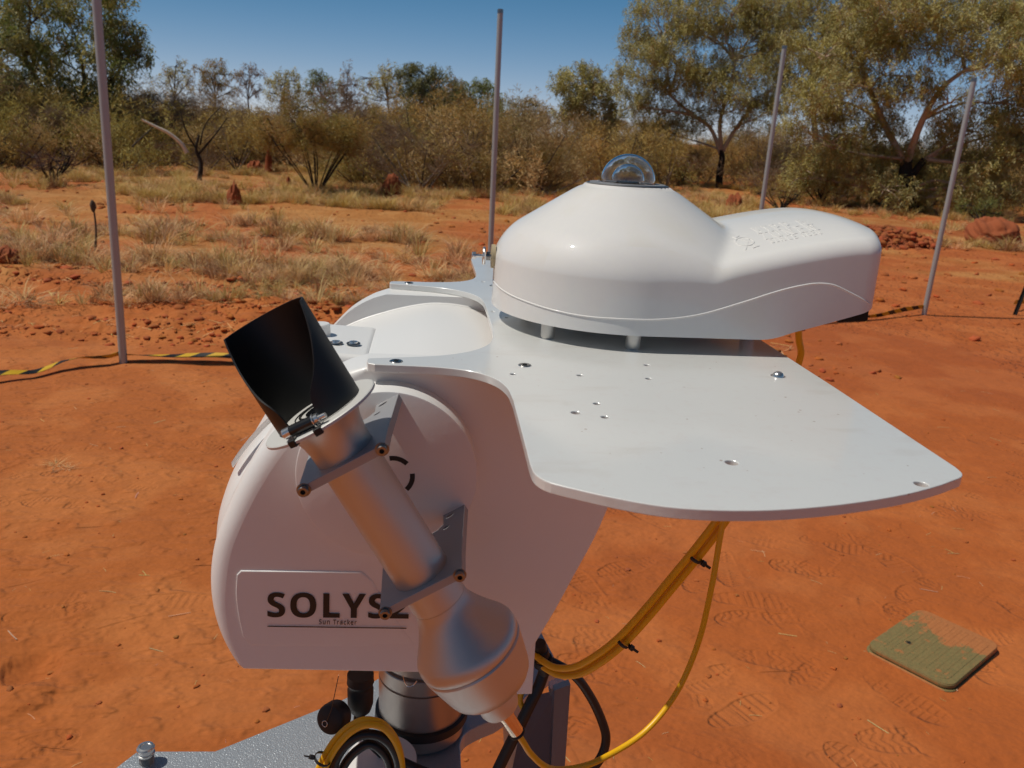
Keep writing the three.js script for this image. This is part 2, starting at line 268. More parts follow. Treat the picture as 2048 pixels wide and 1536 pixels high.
// tilting discs on both sides, with slots and hub
const DC = V(-0.028, -0.247, 0), DR = 0.0665;
function disc(n0, n1, label) {
  const s = Math.sign(n0 - NC), f = -n0;             // face at n0, body side n1
  const prof = [[0.0001, 0], [DR - 0.0012, 0], [DR - 0.0003, 0.0004], [DR, 0.0012], [DR, Math.abs(n1 - n0)]].map(([r, y]) => [r, -y]);
  const g = lathe(prof, 96); g.rotateX(s < 0 ? Math.PI / 2 : -Math.PI / 2); g.translate(DC.x, DC.y, -n0);
  const m = part('tilt_disc', withUV(g), casingPaint, tracker, label);
  const slots = [];
  for (let k = 0; k < 4; k++) { const a0 = -0.74 + k * Math.PI / 2, sh = new THREE.Shape(); const ri = 0.0134, ro = 0.0156;
    sh.absarc(0, 0, ro, a0, a0 + 0.86, false); sh.absarc(0, 0, ri, a0 + 0.86, a0, true);
    const e = new THREE.ExtrudeGeometry(sh, { depth: 0.0003, bevelEnabled: true, bevelSize: 0.0007, bevelThickness: 0.0001, bevelSegments: 2, curveSegments: 16 });
    e.translate(DC.x + 0.004, DC.y + 0.001, s < 0 ? -n0 - 0.0001 : -n0 - 0.0002); part('slot', e, holeDark, m); }
}
disc(0.567, 0.5945, 'near disc carrying the clamp brackets');
disc(0.945, 0.9175, 'far disc');

// raised name panel and its print
{
  const W = (px, py) => { const p = atN(px, py, 0.594); return [p.x, p.y]; };
  const left = spline2([[...W(486, 1272), 0.0016], [...W(477, 1230), 0.002], [...W(472, 1185), 0.002], [...W(474, 1148), 0.002]], 18);
  const top = [[...W(482, 1140), 0.002], [...W(600, 1141), 0.002], [...W(725, 1143), 0.002], [...W(745, 1160), 0.0012]];
  const outl = [...left, ...top, [...W(775, 1215), 0.0003], [...W(830, 1290), 0.00015], [...W(660, 1292), 0.00015], [...W(500, 1290), 0.0006]].map(p => [p[0], p[1], p[2], 1]);
  // wedge: proud at the upper left, sinking into the casing at the lower right
  const P = outl.map(([x, y, r]) => ({ x, y, h: r * 0.55 })), c = [0, 0]; P.forEach(p => { c[0] += p.x / P.length; c[1] += p.y / P.length; });
  const ringP = (f, lift) => P.map(p => V(p.x + (c[0] - p.x) * f, p.y + (c[1] - p.y) * f, -0.594 + 0.0001 + p.h * lift));
  const rings = [ringP(0, -0.6), ringP(0.004, 0.35), ringP(0.012, 0.8), ringP(0.022, 0.95), ringP(0.035, 1)];
  const N = P.length, side = grid((i, j) => rings[j][i % N].clone(), N, rings.length - 1, true).toNonIndexed();
  const tri = THREE.ShapeUtils.triangulateShape(rings[4].map(p => new THREE.Vector2(p.x, p.y)), []), pos = []; for (const t of tri) for (const q of t) pos.push(rings[4][q].x, rings[4][q].y, rings[4][q].z);
  const cap = new THREE.BufferGeometry(); cap.setAttribute('position', new THREE.Float32BufferAttribute(pos, 3)); cap.setAttribute('uv', new THREE.Float32BufferAttribute(new Float32Array(pos.length / 3 * 2), 2));
  const g = smoothed(merge([side, cap]), 0.9);
  part('name_panel', g, casingPaint, tracker);
}
const bold = await new FontLoader().loadAsync('fonts/droid/droid_sans_bold.typeface.json');
const regular = await new FontLoader().loadAsync('fonts/droid/droid_sans_regular.typeface.json');
function word(text, font, a, b, cap, depth = 0.0003, gap = 0) {   // flat lettering between two points of the near face, capitals cap high
  const g = [], W0 = []; let x = 0;
  for (const ch of text) { const t = new TextGeometry(ch, { font, size: 1, depth: 0.01, curveSegments: 8, bevelEnabled: false }); const adv = font.data.glyphs[ch].ha / font.data.resolution; t.translate(x, 0, 0); if (ch !== ' ') g.push(t); x += adv + gap; }
  x -= gap; const m = merge(g); m.computeBoundingBox(); const bb = m.boundingBox, h = 0.714;
  m.translate(-bb.min.x, 0, 0); m.scale(a.distanceTo(b) / (bb.max.x - bb.min.x), cap / h, depth / 0.01);
  m.rotateZ(Math.atan2(b.y - a.y, b.x - a.x)); m.translate(a.x, a.y, a.z); return m;
}
const FACE = 0.5928;
const panelDrop = (p) => p;
{
  const a = atN(535, 1233.5, FACE), b = atN(817, 1237, FACE); a.z = b.z = -FACE;
  // heavy strokes: letters one by one along the line
  part('lettering', word('SOLYS2', bold, a, b, 0.0158, 0.0003, 0.035), ink, tracker, 'black printed word SOLYS2');
  const c = atN(638, 1248.0, FACE), e = atN(713, 1249.4, FACE); c.z = e.z = -FACE;
  part('lettering', word('Sun Tracker', regular, c, e, 0.0031, 0.0003, 0.12), ink, tracker, 'small printed words Sun Tracker');
  const u0 = atN(535, 1251.2, FACE), u1 = atN(813, 1255.2, FACE);
  part('rule', new THREE.BoxGeometry(u0.distanceTo(u1), 0.0007, 0.0003).rotateZ(Math.atan2(u1.y - u0.y, u1.x - u0.x)).translate((u0.x + u1.x) / 2, (u0.y + u1.y) / 2 - 0.0006, -FACE + 0.00015), ink, tracker);
}

// ------------------------------------------------------------------ pyrheliometer: frame with y up the tube, x to the right, z to the camera
const AX = V(-0.503, 0.864, 0), ANG = Math.acos(0.864);
const PB = V(0.062 + 0.003 * 0.864, -0.401 + 0.003 * 0.503, -0.5);       // foot of the axis
const pyr = machineThing('pyrheliometer', 'silver tube sun sensor with black open hood, clamped to the side of the white casing', 'pyrheliometer', V(0, 0, 0));
bases.delete(pyr); pyr.position.copy(toWorld(PB)); pyr.rotation.set(0, YAW, ANG, 'YXZ');
bases.set(pyr, V(0, 0, 0));
part('lower_cup', lathe([[0, 0.0242], [0.014, 0.0242], [0.0235, 0.0250], [0.0285, 0.0272], [0.0312, 0.0305], [0.0326, 0.0345], [0.0348, 0.0440], [0.0376, 0.0570], [0.0380, 0.0588], [0.0373, 0.0602]], 64), alu, pyr);
part('flared_cone', lathe([[0.0373, 0.0604], [0.0381, 0.0618], [0.0383, 0.0650], [0.0377, 0.0688], [0.0362, 0.0716], [0.0338, 0.0752], [0.0285, 0.0832], [0.0232, 0.0925], [0.0207, 0.0980], [0.0197, 0.1020], [0.0195, 0.1060]], 64), alu, pyr);
part('tube', lathe([[0.0195, 0.1062], [0.0195, 0.2320], [0.0197, 0.2400], [0.0208, 0.2470], [0.0228, 0.2530], [0.0252, 0.2570], [0.0265, 0.2590]], 64), alu, pyr);
part('cable_gland', lathe([[0, 0.0035], [0.0108, 0.0035], [0.0136, 0.0048], [0.0150, 0.0085], [0.0153, 0.0250]], 40).translate(-0.004, 0, 0), alu, pyr);
const plug = part('cable_plug', lathe([[0.0028, -0.0215], [0.0052, -0.0205], [0.0055, -0.019], [0.0055, -0.0035], [0.0062, -0.003], [0.0062, 0.0005], [0.0052, 0.0015], [0, 0.004]], 32).translate(-0.004, 0, 0), std({ color: lin(0.72, 0.55, 0.42), metalness: 1, roughness: 0.14 }), pyr);
part('seal_ring', new THREE.TorusGeometry(0.0052, 0.0011, 8, 28).rotateX(Math.PI / 2).translate(-0.004, -0.0205, 0), rubber, plug);
part('flange', lathe([[0.02, 0.2592], [0.0375, 0.2592], [0.0385, 0.2597], [0.0385, 0.2612], [0.0378, 0.2617], [0, 0.2617]], 80), aluMatt, pyr);
const win = part('window_plate', lathe([[0, 0.2638], [0.0235, 0.2638], [0.0245, 0.263], [0.0245, 0.2617]], 60), aluMatt, pyr);
part('ring', lathe([[0.0118, 0.2640], [0.012, 0.2647], [0.0132, 0.2647], [0.0134, 0.2640]], 48), darkSteel, win);
part('ring', lathe([[0.0155, 0.2640], [0.0157, 0.2644], [0.0163, 0.2644], [0.0165, 0.2640]], 48), darkSteel, win);
part('window', lathe([[0, 0.2643], [0.0085, 0.2643], [0.0088, 0.2638]], 40), phys({ color: lin(0.01, 0.01, 0.012), roughness: 0.05, clearcoat: 1 }), win);
{ // black hood: a tube cut open towards the left front, a slot at its foot
  const phc = -9 * Math.PI / 180, t0 = 0.2622, t1 = 0.3285, ha = [[0, 21], [0.10, 21], [0.22, 24], [0.30, 30], [0.42, 45], [0.60, 61], [0.78, 75], [1, 90]];
  const NU = 90, NV = 44, ro = 0.0283, ri = 0.0272;
  const P = (r, i, j) => { const tt = j / NV, h = smoothInterp(ha, tt) * Math.PI / 180, phi = phc + h + (2 * Math.PI - 2 * h) * i / NU; return V(Math.sin(phi) * r, t0 + (t1 - t0) * tt, Math.cos(phi) * r); };
  const g = [grid((i, j) => P(ro, i, j), NU, NV), grid((i, j) => P(ri, NU - i, j), NU, NV)];
  const edge = (i) => grid((k, j) => P(k ? ri : ro, i, j), 1, NV);
  g.push(edge(0), edge(NU), grid((i, k) => P(k ? ri : ro, i, NV), NU, 1), grid((i, k) => P(k ? ro : ri, i, 0), NU, 1));
  const hood = part('hood', smoothed(merge(g), 0.5), blackAnod, pyr);
  // clamp barrel with its bolt and nut across the slot
  const tg = V(Math.cos(phc), 0, -Math.sin(phc)), rad = V(Math.sin(phc), 0, Math.cos(phc)), c = rad.clone().multiplyScalar(0.0302).add(V(0, 0.2658, 0));
  part('clamp_barrel', place(cyl(0.0036, 0.0036, 0.0155, 28), c, tg), phys({ color: lin(0.012, 0.012, 0.013), roughness: 0.3 }), hood);
  const headP = c.clone().addScaledVector(tg, -0.0106), nutP = c.clone().addScaledVector(tg, 0.0103);
  part('bolt_head', [place(lathe([[0, -0.0026], [0.0016, -0.0026], [0.0017, -0.001], [0.0019, -0.001], [0.0019, -0.0026], [0.0031, -0.0026], [0.0034, -0.0022], [0.0034, 0.0026], [0, 0.0026]], 28), headP, tg)], steel, hood);
  part('washer', place(cyl(0.0042, 0.0042, 0.0007, 28), nutP.clone().addScaledVector(tg, -0.0016), tg), steel, hood);
  part('nut', place(new THREE.CylinderGeometry(0.0035, 0.0035, 0.0026, 6), nutP.clone().addScaledVector(tg, 0.0002), tg), steel, hood);
  part('bolt_tip', [place(cyl(0.0017, 0.0019, 0.0048, 20), nutP.clone().addScaledVector(tg, 0.0036), tg)], steel, hood);
  // foot band passing through the flange
  for (const da of [-12, 15]) { const a = phc + da * Math.PI / 180; part('foot_tab', new RoundedBoxGeometry(0.0052, 0.0046, 0.004, 2, 0.0006).rotateY(a).translate(Math.sin(a) * 0.0372, 0.2603, Math.cos(a) * 0.0372), blackAnod, hood); }
}
// the two clamps that hold it to the near disc (they belong to the tracker)
{
  const clampFrame = new THREE.Group(); clampFrame.name = 'clamp_frame';
  const inTracker = (g) => { const q = g.clone(); q.applyMatrix4(new THREE.Matrix4().makeTranslation(PB.x, PB.y, PB.z).multiply(new THREE.Matrix4().makeRotationZ(ANG))); return q; };
  for (const t of [0.2285, 0.1285]) {
    const sh = new THREE.Shape();   // x right, y towards the disc (away from the camera)
    const o = [[-0.0285, -0.0245], [0.0285, -0.0245], [0.0305, -0.0225], [0.0312, 0.0], [0.0345, 0.045], [0.0365, 0.0715], [0.0175, 0.0715], [0.0175, 0.053], [0.0125, 0.0485], [0.0025, 0.0470], [-0.0175, 0.046], [-0.0225, 0.05], [-0.0235, 0.0715], [-0.034, 0.0715], [-0.0325, 0.045], [-0.031, 0.0], [-0.0305, -0.0225]];
    o.forEach(([x, y], i) => i ? sh.lineTo(x, y) : sh.moveTo(x, y));
    const hole = new THREE.Path(); hole.absarc(0, 0, 0.0193, 0, 2 * Math.PI, true); sh.holes.push(hole);
    for (const [hx, hy, r] of [[0.0235, 0.062, 0.0022], [0.020, 0.046, 0.0016]]) { const h = new THREE.Path(); h.absellipse(hx, hy, r * 1.6, r * 0.9, 0, 2 * Math.PI, true, 0.3); sh.holes.push(h); }
    const g = new THREE.ExtrudeGeometry(sh, { depth: 0.0050, bevelEnabled: true, bevelSize: 0.0005, bevelThickness: 0.0004, bevelOffset: -0.0005, bevelSegments: 2, curveSegments: 24 });
    g.rotateX(-Math.PI / 2); g.translate(0, t - 0.0029, 0);
    const m = part('clamp', withUV(inTracker(g)), phys({ color: lin(0.36, 0.36, 0.37), roughness: 0.4, metalness: 0.3 }), tracker);
    for (const s of [-0.0275, 0.0275]) {
      const b = part('clamp_bolt', inTracker(place(lathe([[0.0014, 0.0022], [0.0016, 0.0034], [0.003, 0.0034], [0.0034, 0.003], [0.0035, 0], [0.0044, 0], [0.0045, -0.0006]], 28), V(s, t, 0.0252), V(0, 0, 1))), darkSteel, m);
      void b; part('hex_socket', inTracker(place(new THREE.CylinderGeometry(0.0017, 0.0017, 0.0006, 6), V(s, t, 0.0270), V(0, 0, 1))), blackMatt, m);
    }
  }
}

// ------------------------------------------------------------------ ventilated dome unit on the top plate
const CX = 0.176, CY0 = -0.0385, BR = 0.118, BOT = -0.151;
const crown = [[0.10, -0.112], [0.20, -0.0885], [0.246, -0.0755], [0.271, -0.0690], [0.295, -0.0632], [0.323, -0.0572], [0.348, -0.0534], [0.362, -0.0538], [0.376, -0.0575], [0.388, -0.0650], [0.398, -0.0745], [0.406, -0.086]];
function shellTop(x, dn) {
  const r = Math.hypot(x - CX, dn), cone = r < 0.0395 ? CY0 - 0.006 * Math.max(0, r - 0.036) : CY0 - 0.0002 - 0.645 * (Math.sqrt((r - 0.0395) ** 2 + 0.000016) - 0.001);
  const q = dn / BR, tail = smoothInterp(crown, x) - 0.0150 * q * q * (0.75 + 0.25 * q * q);
  const k = 0.0018, h = Math.max(0, Math.min(1, 0.5 + 0.5 * (cone - tail) / k)); return tail + (cone - tail) * h + k * h * (1 - h);
}
const EDGE = (() => { // boundary of the unit in plan, from the left tip round the near side
  const e = []; for (let k = 0; k <= 60; k++) { const a = Math.PI + k / 60 * Math.PI / 2; e.push([CX + BR * Math.cos(a), BR * Math.sin(a), CX, 0]); }
  for (let k = 1; k <= 40; k++) { const x = CX + (0.352 - CX) * k / 40; e.push([x, -BR, Math.min(x, 0.322), 0]); }
  for (let k = 1; k <= 14; k++) { const a = -Math.PI / 2 + k / 14 * (Math.PI / 2 - 0.32), r = 0.017; e.push([0.352 + r * Math.cos(a), -BR + r + r * Math.sin(a), 0.322 + 0.008 * k / 14, 0]); }
  const [x0, d0] = e[e.length - 1]; for (let k = 1; k <= 24; k++) { const t = k / 24; e.push([x0 + (0.398 - x0) * Math.sin(t * Math.PI / 2) ** 0.95, d0 * (1 - t), 0.330 + 0.010 * t, 0]); }
  const near = e, far = near.slice(1, -1).map(([x, d, c]) => [x, -d, c, 0]).reverse(); return [...near, ...far];
})();
const underside = (x) => x < 0.262 ? BOT : BOT + 0.0004 * 0 + 0.33 * (Math.sqrt((x - 0.262) ** 2 + 0.0004) - 0.02) * smooth(0.262, 0.30, x) ;
const RF = (x) => 0.0225 - 0.0105 * smooth(0.17, 0.25, x);
function shellPoint(e, t) { const [bx, bd, cx] = e; const x = cx + (bx - cx) * t, dn = bd * t; const dist = Math.hypot(bx - cx, bd) * (1 - t), rf = RF(bx), q = Math.min(1, dist / rf); return V(x, shellTop(x, dn) - rf * 0.86 * (1 - Math.sqrt(Math.max(0, 1 - (1 - q) ** 2))), -(NC + dn)); }
const unit = machineThing('ventilated_radiometer', 'white cone-topped ventilated light sensor with a glass dome, standing on the fan-shaped top plate', 'radiometer', V(CX, -0.165, -NC));
{
  const T = []; for (let k = 0; k <= 44; k++) T.push(k / 44 * 0.80); for (let k = 1; k <= 26; k++) T.push(1 - (1 - 0.80) * (1 - k / 26) ** 2);
  const N = EDGE.length, wall = 10, rows = T.length + wall;
  const g = grid((i, j) => { const e = EDGE[i % N]; if (j < T.length) return shellPoint(e, T[j]); const p = shellPoint(e, 1), f = (j - T.length + 1) / wall, yb = underside(p.x); const dr = 1 + 0.004 * Math.min(f, 1); const f2 = f; return V(e[2] + (p.x - e[2]) * dr, p.y + (yb - p.y) * f2, -(NC + e[1] * dr)); }, N, rows - 1, true);
  const bottom = grid((i, j) => { const e = EDGE[i % N], f = 1 - j / 4, dr = 1.004 * f; const x = e[2] + (e[0] - e[2]) * dr; return V(x, underside(e[2] + (e[0] - e[2]) * 1.0 ) * f + underside(x) * (1 - f), -(NC + e[1] * dr)); }, N, 4, true);
  part('housing', withUV(smoothed(merge([g.toNonIndexed(), bottom.toNonIndexed()]), 0.75)), hoodPlastic, unit);
  // thin raised seam round the near side
  const seamY = [[0.056, -0.1285], [0.061, -0.1312], [0.070, -0.1335], [0.085, -0.1355], [0.10, -0.1372], [0.125, -0.1385], [0.154, -0.1378], [0.187, -0.1365], [0.218, -0.1315], [0.256, -0.1190], [0.281, -0.1100], [0.304, -0.1040], [0.322, -0.1028], [0.338, -0.1080], [0.352, -0.1140], [0.3615, -0.1185]];
  const pts = EDGE.slice(0, 116).filter(e => e[0] < 0.363 && e[1] <= 0).filter((e, i) => i % 3 === 0).map(e => V(e[2] + (e[0] - e[2]) * 1.002, smoothInterp(seamY, e[0]), -(NC + e[1] * 1.002)));
  part('seam', tube(pts, 0.00075, 0.00075, 8, 180), hoodPlastic, unit);
  // black vent under the tail end
  part('vent', new RoundedBoxGeometry(0.027, 0.018, 0.20, 3, 0.002).rotateZ(0.08).translate(0.3575, -0.1285, -NC), blackMatt, unit);
  // feet
  for (const [x, n] of [[0.168, 0.650], [0.101, 0.680], [0.285, 0.70], [0.168, 0.862], [0.101, 0.832]]) part('foot', lathe([[0, 0.016], [0.0062, 0.016], [0.0062, 0.0016], [0.0056, 0.0006], [0.0056, 0]], 32).translate(x, -0.165, -n), alu, unit);
  // metal rings and the double glass dome
  const at = (g) => g.translate(CX, 0, -NC);
  part('groove', at(lathe([[0.0368, CY0 + 0.0002], [0.0372, CY0 + 0.0007], [0.0362, CY0 + 0.0008], [0.0335, CY0 - 0.0001]], 72)), darkSteel, unit);
  part('ring', at(lathe([[0.0345, CY0 + 0.0002], [0.0342, CY0 + 0.0016], [0.0268, CY0 + 0.0018], [0.0264, CY0 + 0.0005], [0.0, CY0 + 0.0004]], 72)), std({ color: lin(0.42, 0.41, 0.40), metalness: 0.7, roughness: 0.5 }), unit);
  part('sensor', at(lathe([[0, CY0 + 0.0030], [0.010, CY0 + 0.0030], [0.0105, CY0 + 0.0010], [0.0155, CY0 + 0.0009]], 48)), blackMatt, unit);
  const shell = (ro, th, y0) => { const p = []; for (let k = 0; k <= 40; k++) { const a = k / 40 * Math.PI / 2; p.push([ro * Math.sin(a), y0 + ro * Math.cos(a)]); } const ri = ro - th; p.push([ri, y0]); for (let k = 39; k >= 0; k--) { const a = k / 40 * Math.PI / 2; p.push([ri * Math.sin(a), y0 + ri * Math.cos(a)]); } return lathe(p.reverse(), 96); };
  part('glass_dome', at(shell(0.0252, 0.0012, CY0 + 0.0019)), glass, unit, 'outer glass dome');
  part('glass_dome', at(shell(0.0152, 0.0010, CY0 + 0.0032)), glass, unit, 'inner glass dome');
  // earth screw at the left end
  const sp = V(0.058, -0.108, -NC), left = V(-1, 0, 0);
  part('gasket', place(cyl(0.0108, 0.0108, 0.0034, 32), sp.clone().addScaledVector(left, 0.001), left), std({ color: lin(0.42, 0.34, 0.21), roughness: 0.7 }), unit);
  const sc = part('earth_screw', [place(cyl(0.0016, 0.0016, 0.0165, 20), sp.clone().addScaledVector(left, 0.0095), left), place(lathe([[0, 0.0024], [0.0026, 0.0022], [0.0034, 0.0012], [0.0034, -0.0014], [0, -0.0014]], 24), sp.clone().addScaledVector(left, 0.0185), left)], steel, unit);
  part('washer', place(lathe([[0, 0.0014], [0.0080, 0.0012], [0.0086, 0], [0.0080, -0.0012], [0, -0.0014]], 24), sp.clone().addScaledVector(left, 0.0095), left), steel, sc);
  part('nut', place(new THREE.CylinderGeometry(0.0042, 0.0042, 0.0035, 6), sp.clone().addScaledVector(left, 0.0055), left), darkSteel, sc);
  // embossed maker's name and emblem on the near slope of the tail
  const onShell = (g, x0, n0, sx, sy, lift) => { // glyph x along the tail, glyph y away from the camera
    g = g.clone(); const p = g.attributes.position; for (let i = 0; i < p.count; i++) { const x = x0 + p.getX(i) * sx, n = n0 + p.getY(i) * sy; p.setXYZ(i, x, shellTop(x, n - NC) - 0.0002 + p.getZ(i) * lift, -n); }
    return toCreasedNormals(g.index ? g.toNonIndexed() : g, 0.4); };
  const txt = (s, f, sp_) => { const gs = []; let x = 0; for (const ch of s) { if (ch !== ' ') { const t = new TextGeometry(ch, { font: f, size: 1, depth: 1, curveSegments: 6, bevelEnabled: false }); t.translate(x, 0, 0); gs.push(t); } x += f.data.glyphs[ch].ha / f.data.resolution + sp_; } const m = merge(gs); m.computeBoundingBox(); m.scale(1 / m.boundingBox.max.x, 1, 1); return m; };
  part('embossed_name', [onShell(txt('KIPP &', bold, 0.24), 0.2790, 0.6905, 0.0465, 0.0235, 0.0007), onShell(txt('ZONEN', bold, 0.24), 0.2785, 0.6735, 0.0460, 0.0215, 0.0007), onShell(txt('SINCE 1830', bold, 0.2), 0.2800, 0.6635, 0.0430, 0.0105, 0.0006)], hoodPlastic, unit, 'raised words KIPP & ZONEN SINCE 1830');
  const em = new THREE.Shape(); em.absarc(0, 0, 0.0100, 0, 2 * Math.PI); const eh = new THREE.Path(); eh.absarc(0, 0, 0.0086, 0, 2 * Math.PI, true); em.holes.push(eh);
  const bar = (x0, y0, x1, y1, w) => { const s = new THREE.Shape(), L = Math.hypot(x1 - x0, y1 - y0), nx = -(y1 - y0) / L * w / 2, ny = (x1 - x0) / L * w / 2; s.moveTo(x0 + nx, y0 + ny); s.lineTo(x1 + nx, y1 + ny); s.lineTo(x1 - nx, y1 - ny); s.lineTo(x0 - nx, y0 - ny); return s; };
  const shapes = [em, bar(-0.006, 0.015, 0.007, -0.013, 0.0014), bar(0.007, 0.0035, -0.008, -0.016, 0.0014), bar(0.0, 0.006, 0.0065, -0.006, 0.0014), bar(0.001, -0.015, 0.0095, -0.0135, 0.0014), bar(-0.005, 0.011, 0.0015, 0.0145, 0.0014)];
  part('embossed_emblem', [onShell(merge(shapes.map(s => new THREE.ExtrudeGeometry(s, { depth: 1, bevelEnabled: false, curveSegments: 24 }))), 0.2630, 0.680, 0.72, 1.2, 0.0007)], hoodPlastic, unit);
}

// ------------------------------------------------------------------ column, connectors and stand under the casing
part('turning_column', lathe([[0.0, -0.43], [0.0445, -0.43], [0.0445, -0.529], [0.042, -0.5295], [0.042, -0.5325], [0.0455, -0.533], [0.0462, -0.534], [0.0462, -0.549], [0.0445, -0.5495], [0.0445, -0.5515], [0.0462, -0.552], [0.0458, -0.62], [0, -0.62]], 64).translate(0.002, 0, -NC), phys({ color: lin(0.42, 0.37, 0.33), metalness: 0.8, roughness: 0.35 }), tracker);
part('column_seal', lathe([[0.046, -0.594], [0.0495, -0.5955], [0.050, -0.604], [0.046, -0.6055]], 64).translate(0.002, 0, -NC), rubber, tracker);
part('connector_plate', withUV(new RoundedBoxGeometry(0.017, 0.085, 0.004, 2, 0.001).translate(0.0905, -0.433, -0.618)), casingPaint, tracker);
part('socket', lathe([[0, 0], [0.02, 0], [0.021, -0.004], [0.021, -0.012], [0, -0.012]], 40).translate(0.033, -0.4835, -0.672), rubber, tracker);

const PLATY = -0.622;
const stand = machineThing('tripod_stand', 'grey speckled metal tripod stand with arms under the white tracker, bottom of the photo', 'stand', V(0, -1.7, -NC));
{
  const c2 = (pts, n) => spline2(pts, n).map(([x, z]) => [x, z]);
  const pY = (px, py) => { const p = atY(px, py, PLATY); return [p.x, -p.z]; };
  const o = [pY(690, 1395), pY(430, 1500), pY(275, 1500), pY(212, 1548), [-0.315, 0.665], [-0.29, 0.645], [-0.20, 0.645], [-0.12, 0.60], [-0.075, 0.52], [-0.07, 0.36], [0.045, 0.36], [0.048, 0.6], [0.0435, 0.70],
    ...c2([pY(921, 1500), pY(921, 1484), pY(930, 1466), pY(955, 1451), pY(989, 1437)], 12), pY(1040, 1404), pY(1088, 1352), pY(1118, 1330), [0.155, 0.94], [0.1, 0.93], [0.07, 0.83], [0.0, 0.86], [-0.05, 0.84]];
  const sh = new THREE.Shape(); o.forEach(([x, n], i) => i ? sh.lineTo(x, n - NC) : sh.moveTo(x, n - NC));
  const g = new THREE.ExtrudeGeometry(sh, { depth: 0.017, bevelEnabled: true, bevelSize: 0.0014, bevelThickness: 0.0012, bevelOffset: -0.0014, bevelSegments: 3 });
  g.rotateX(-Math.PI / 2); g.translate(0, PLATY - 0.0194, -NC);
  part('top_casting', withUV(toCreasedNormals(g, 0.2)), greyHammer, stand);
  part('pedestal', withUV(cyl(0.034, 0.036, 0.16, 48).translate(-0.036, PLATY - 0.045, -0.668)), casingPaint, stand, 'white block at the foot of the column');
  // levelling bolt on the left arm
  const b = atY(294, 1524, PLATY), bolt = part('levelling_bolt', lathe([[0.0066, -0.01], [0.0066, 0.0085], [0.0058, 0.0088], [0.0058, 0.0098], [0.0082, 0.0100], [0.0084, 0.0118], [0.0072, 0.0122], [0.0072, 0.0150], [0.0086, 0.0156], [0.0086, 0.0178], [0.0074, 0.0190], [0.0055, 0.0194], [0.0052, 0.0183], [0, 0.0183]], 40).translate(b.x, b.y, b.z), steel, stand);
  for (let k = 0; k < 7; k++) part('thread', new THREE.TorusGeometry(0.0067, 0.0005, 6, 32).rotateX(Math.PI / 2 + 0.03).translate(b.x, b.y + 0.0012 * k + 0.0006, b.z), darkSteel, bolt);
  // bracket leg at the right with its nut
  const q = (px, py, n) => atN(px, py, n);
  const leg = (a, b_, c, d, th) => { const pts = [a, b_, c, d], nn = b_.clone().sub(a).cross(d.clone().sub(a)).normalize().multiplyScalar(th); const P = [...pts, ...pts.map(p => p.clone().sub(nn))]; const f = [[0, 1, 2, 3], [7, 6, 5, 4], [0, 4, 5, 1], [1, 5, 6, 2], [2, 6, 7, 3], [3, 7, 4, 0]], pos = []; for (const [i, j, k, l] of f) for (const m of [i, j, k, i, k, l]) pos.push(P[m].x, P[m].y, P[m].z); const g = new THREE.BufferGeometry(); g.setAttribute('position', new THREE.Float32BufferAttribute(pos, 3)); g.computeVertexNormals(); return withUV(g); };
  part('bracket_face', leg(q(1023, 1545, 0.655), q(1101, 1545, 0.650), q(1109, 1381, 0.745), q(1054, 1395, 0.745), 0.004), darkPaint, stand);
  part('bracket_edge', leg(q(1101, 1560, 0.648), q(1128, 1560, 0.648), q(1141, 1369, 0.668), q(1109, 1381, 0.668), 0.012), darkPaint, stand);
  const nt = q(1117, 1376, 0.70); part('nut', place(new THREE.CylinderGeometry(0.011, 0.011, 0.008, 6), nt), steel, stand);
  // legs down to the ground (below the frame)
  for (const [x, n] of [[-0.27, 0.69], [0.0, 0.42], [0.12, 0.9]]) { const a = V(x, PLATY - 0.01, -n), e = V(x * 1.9, -1.7, -(NC + (n - NC) * 1.6)); part('leg', lightTube([a, a.clone().lerp(e, 0.5), e], 0.022, 0.022, 20, 4), greyHammer, stand); part('foot', lathe([[0, 0.02], [0.04, 0.015], [0.05, 0], [0, 0]], 24).translate(e.x, e.y, e.z), rubber, stand); }
}

// ------------------------------------------------------------------ cables
function cable(name, label, pts, r, mat, group, base) { const m = part(name, tube(pts, r, r, 14, pts.length * 14), mat, scene); return m; }
function cableThing(name, label, strands, cat = 'cable') {
  const b = strands[0].pts[0]; const t = machineThing(name, label, cat, b);
  for (const s of strands) part(s.name ?? 'strand', tube(s.pts, s.r, s.r, 14, s.pts.length * 14), s.mat, t, s.label);
  return t;
}
function tie(parent, c, dir, side, r, aspect = 1) { // black cable tie round a bundle, head and tail to one side
  const q = new THREE.Quaternion().setFromUnitVectors(V(0, 0, 1), dir.clone().normalize());
  const ringG = smoothed(grid((i, j) => { const a = i / 32 * 2 * Math.PI, b = j / 4 * 2 * Math.PI, rr_ = r + 0.0005 * Math.cos(b); return V(Math.cos(a) * rr_ * aspect, Math.sin(a) * rr_, 0.0016 * Math.sin(b)); }, 32, 4, true), 0.6);
  ringG.applyQuaternion(q); ringG.translate(c.x, c.y, c.z);
  const s = side.clone().normalize(), h = new RoundedBoxGeometry(0.0042, 0.0044, 0.004, 2, 0.0006), tl = new RoundedBoxGeometry(0.006, 0.0024, 0.0012, 1, 0.0003);
  const put = (g, d) => { g.applyQuaternion(new THREE.Quaternion().setFromUnitVectors(V(1, 0, 0), s)); g.translate(c.x + s.x * d, c.y + s.y * d, c.z + s.z * d); return g; };
  const t = part('cable_tie', ringG, rubber, parent); part('tie_head', [put(h, r + 0.0026), put(tl, r + 0.0066)], rubber, t); return t;
}
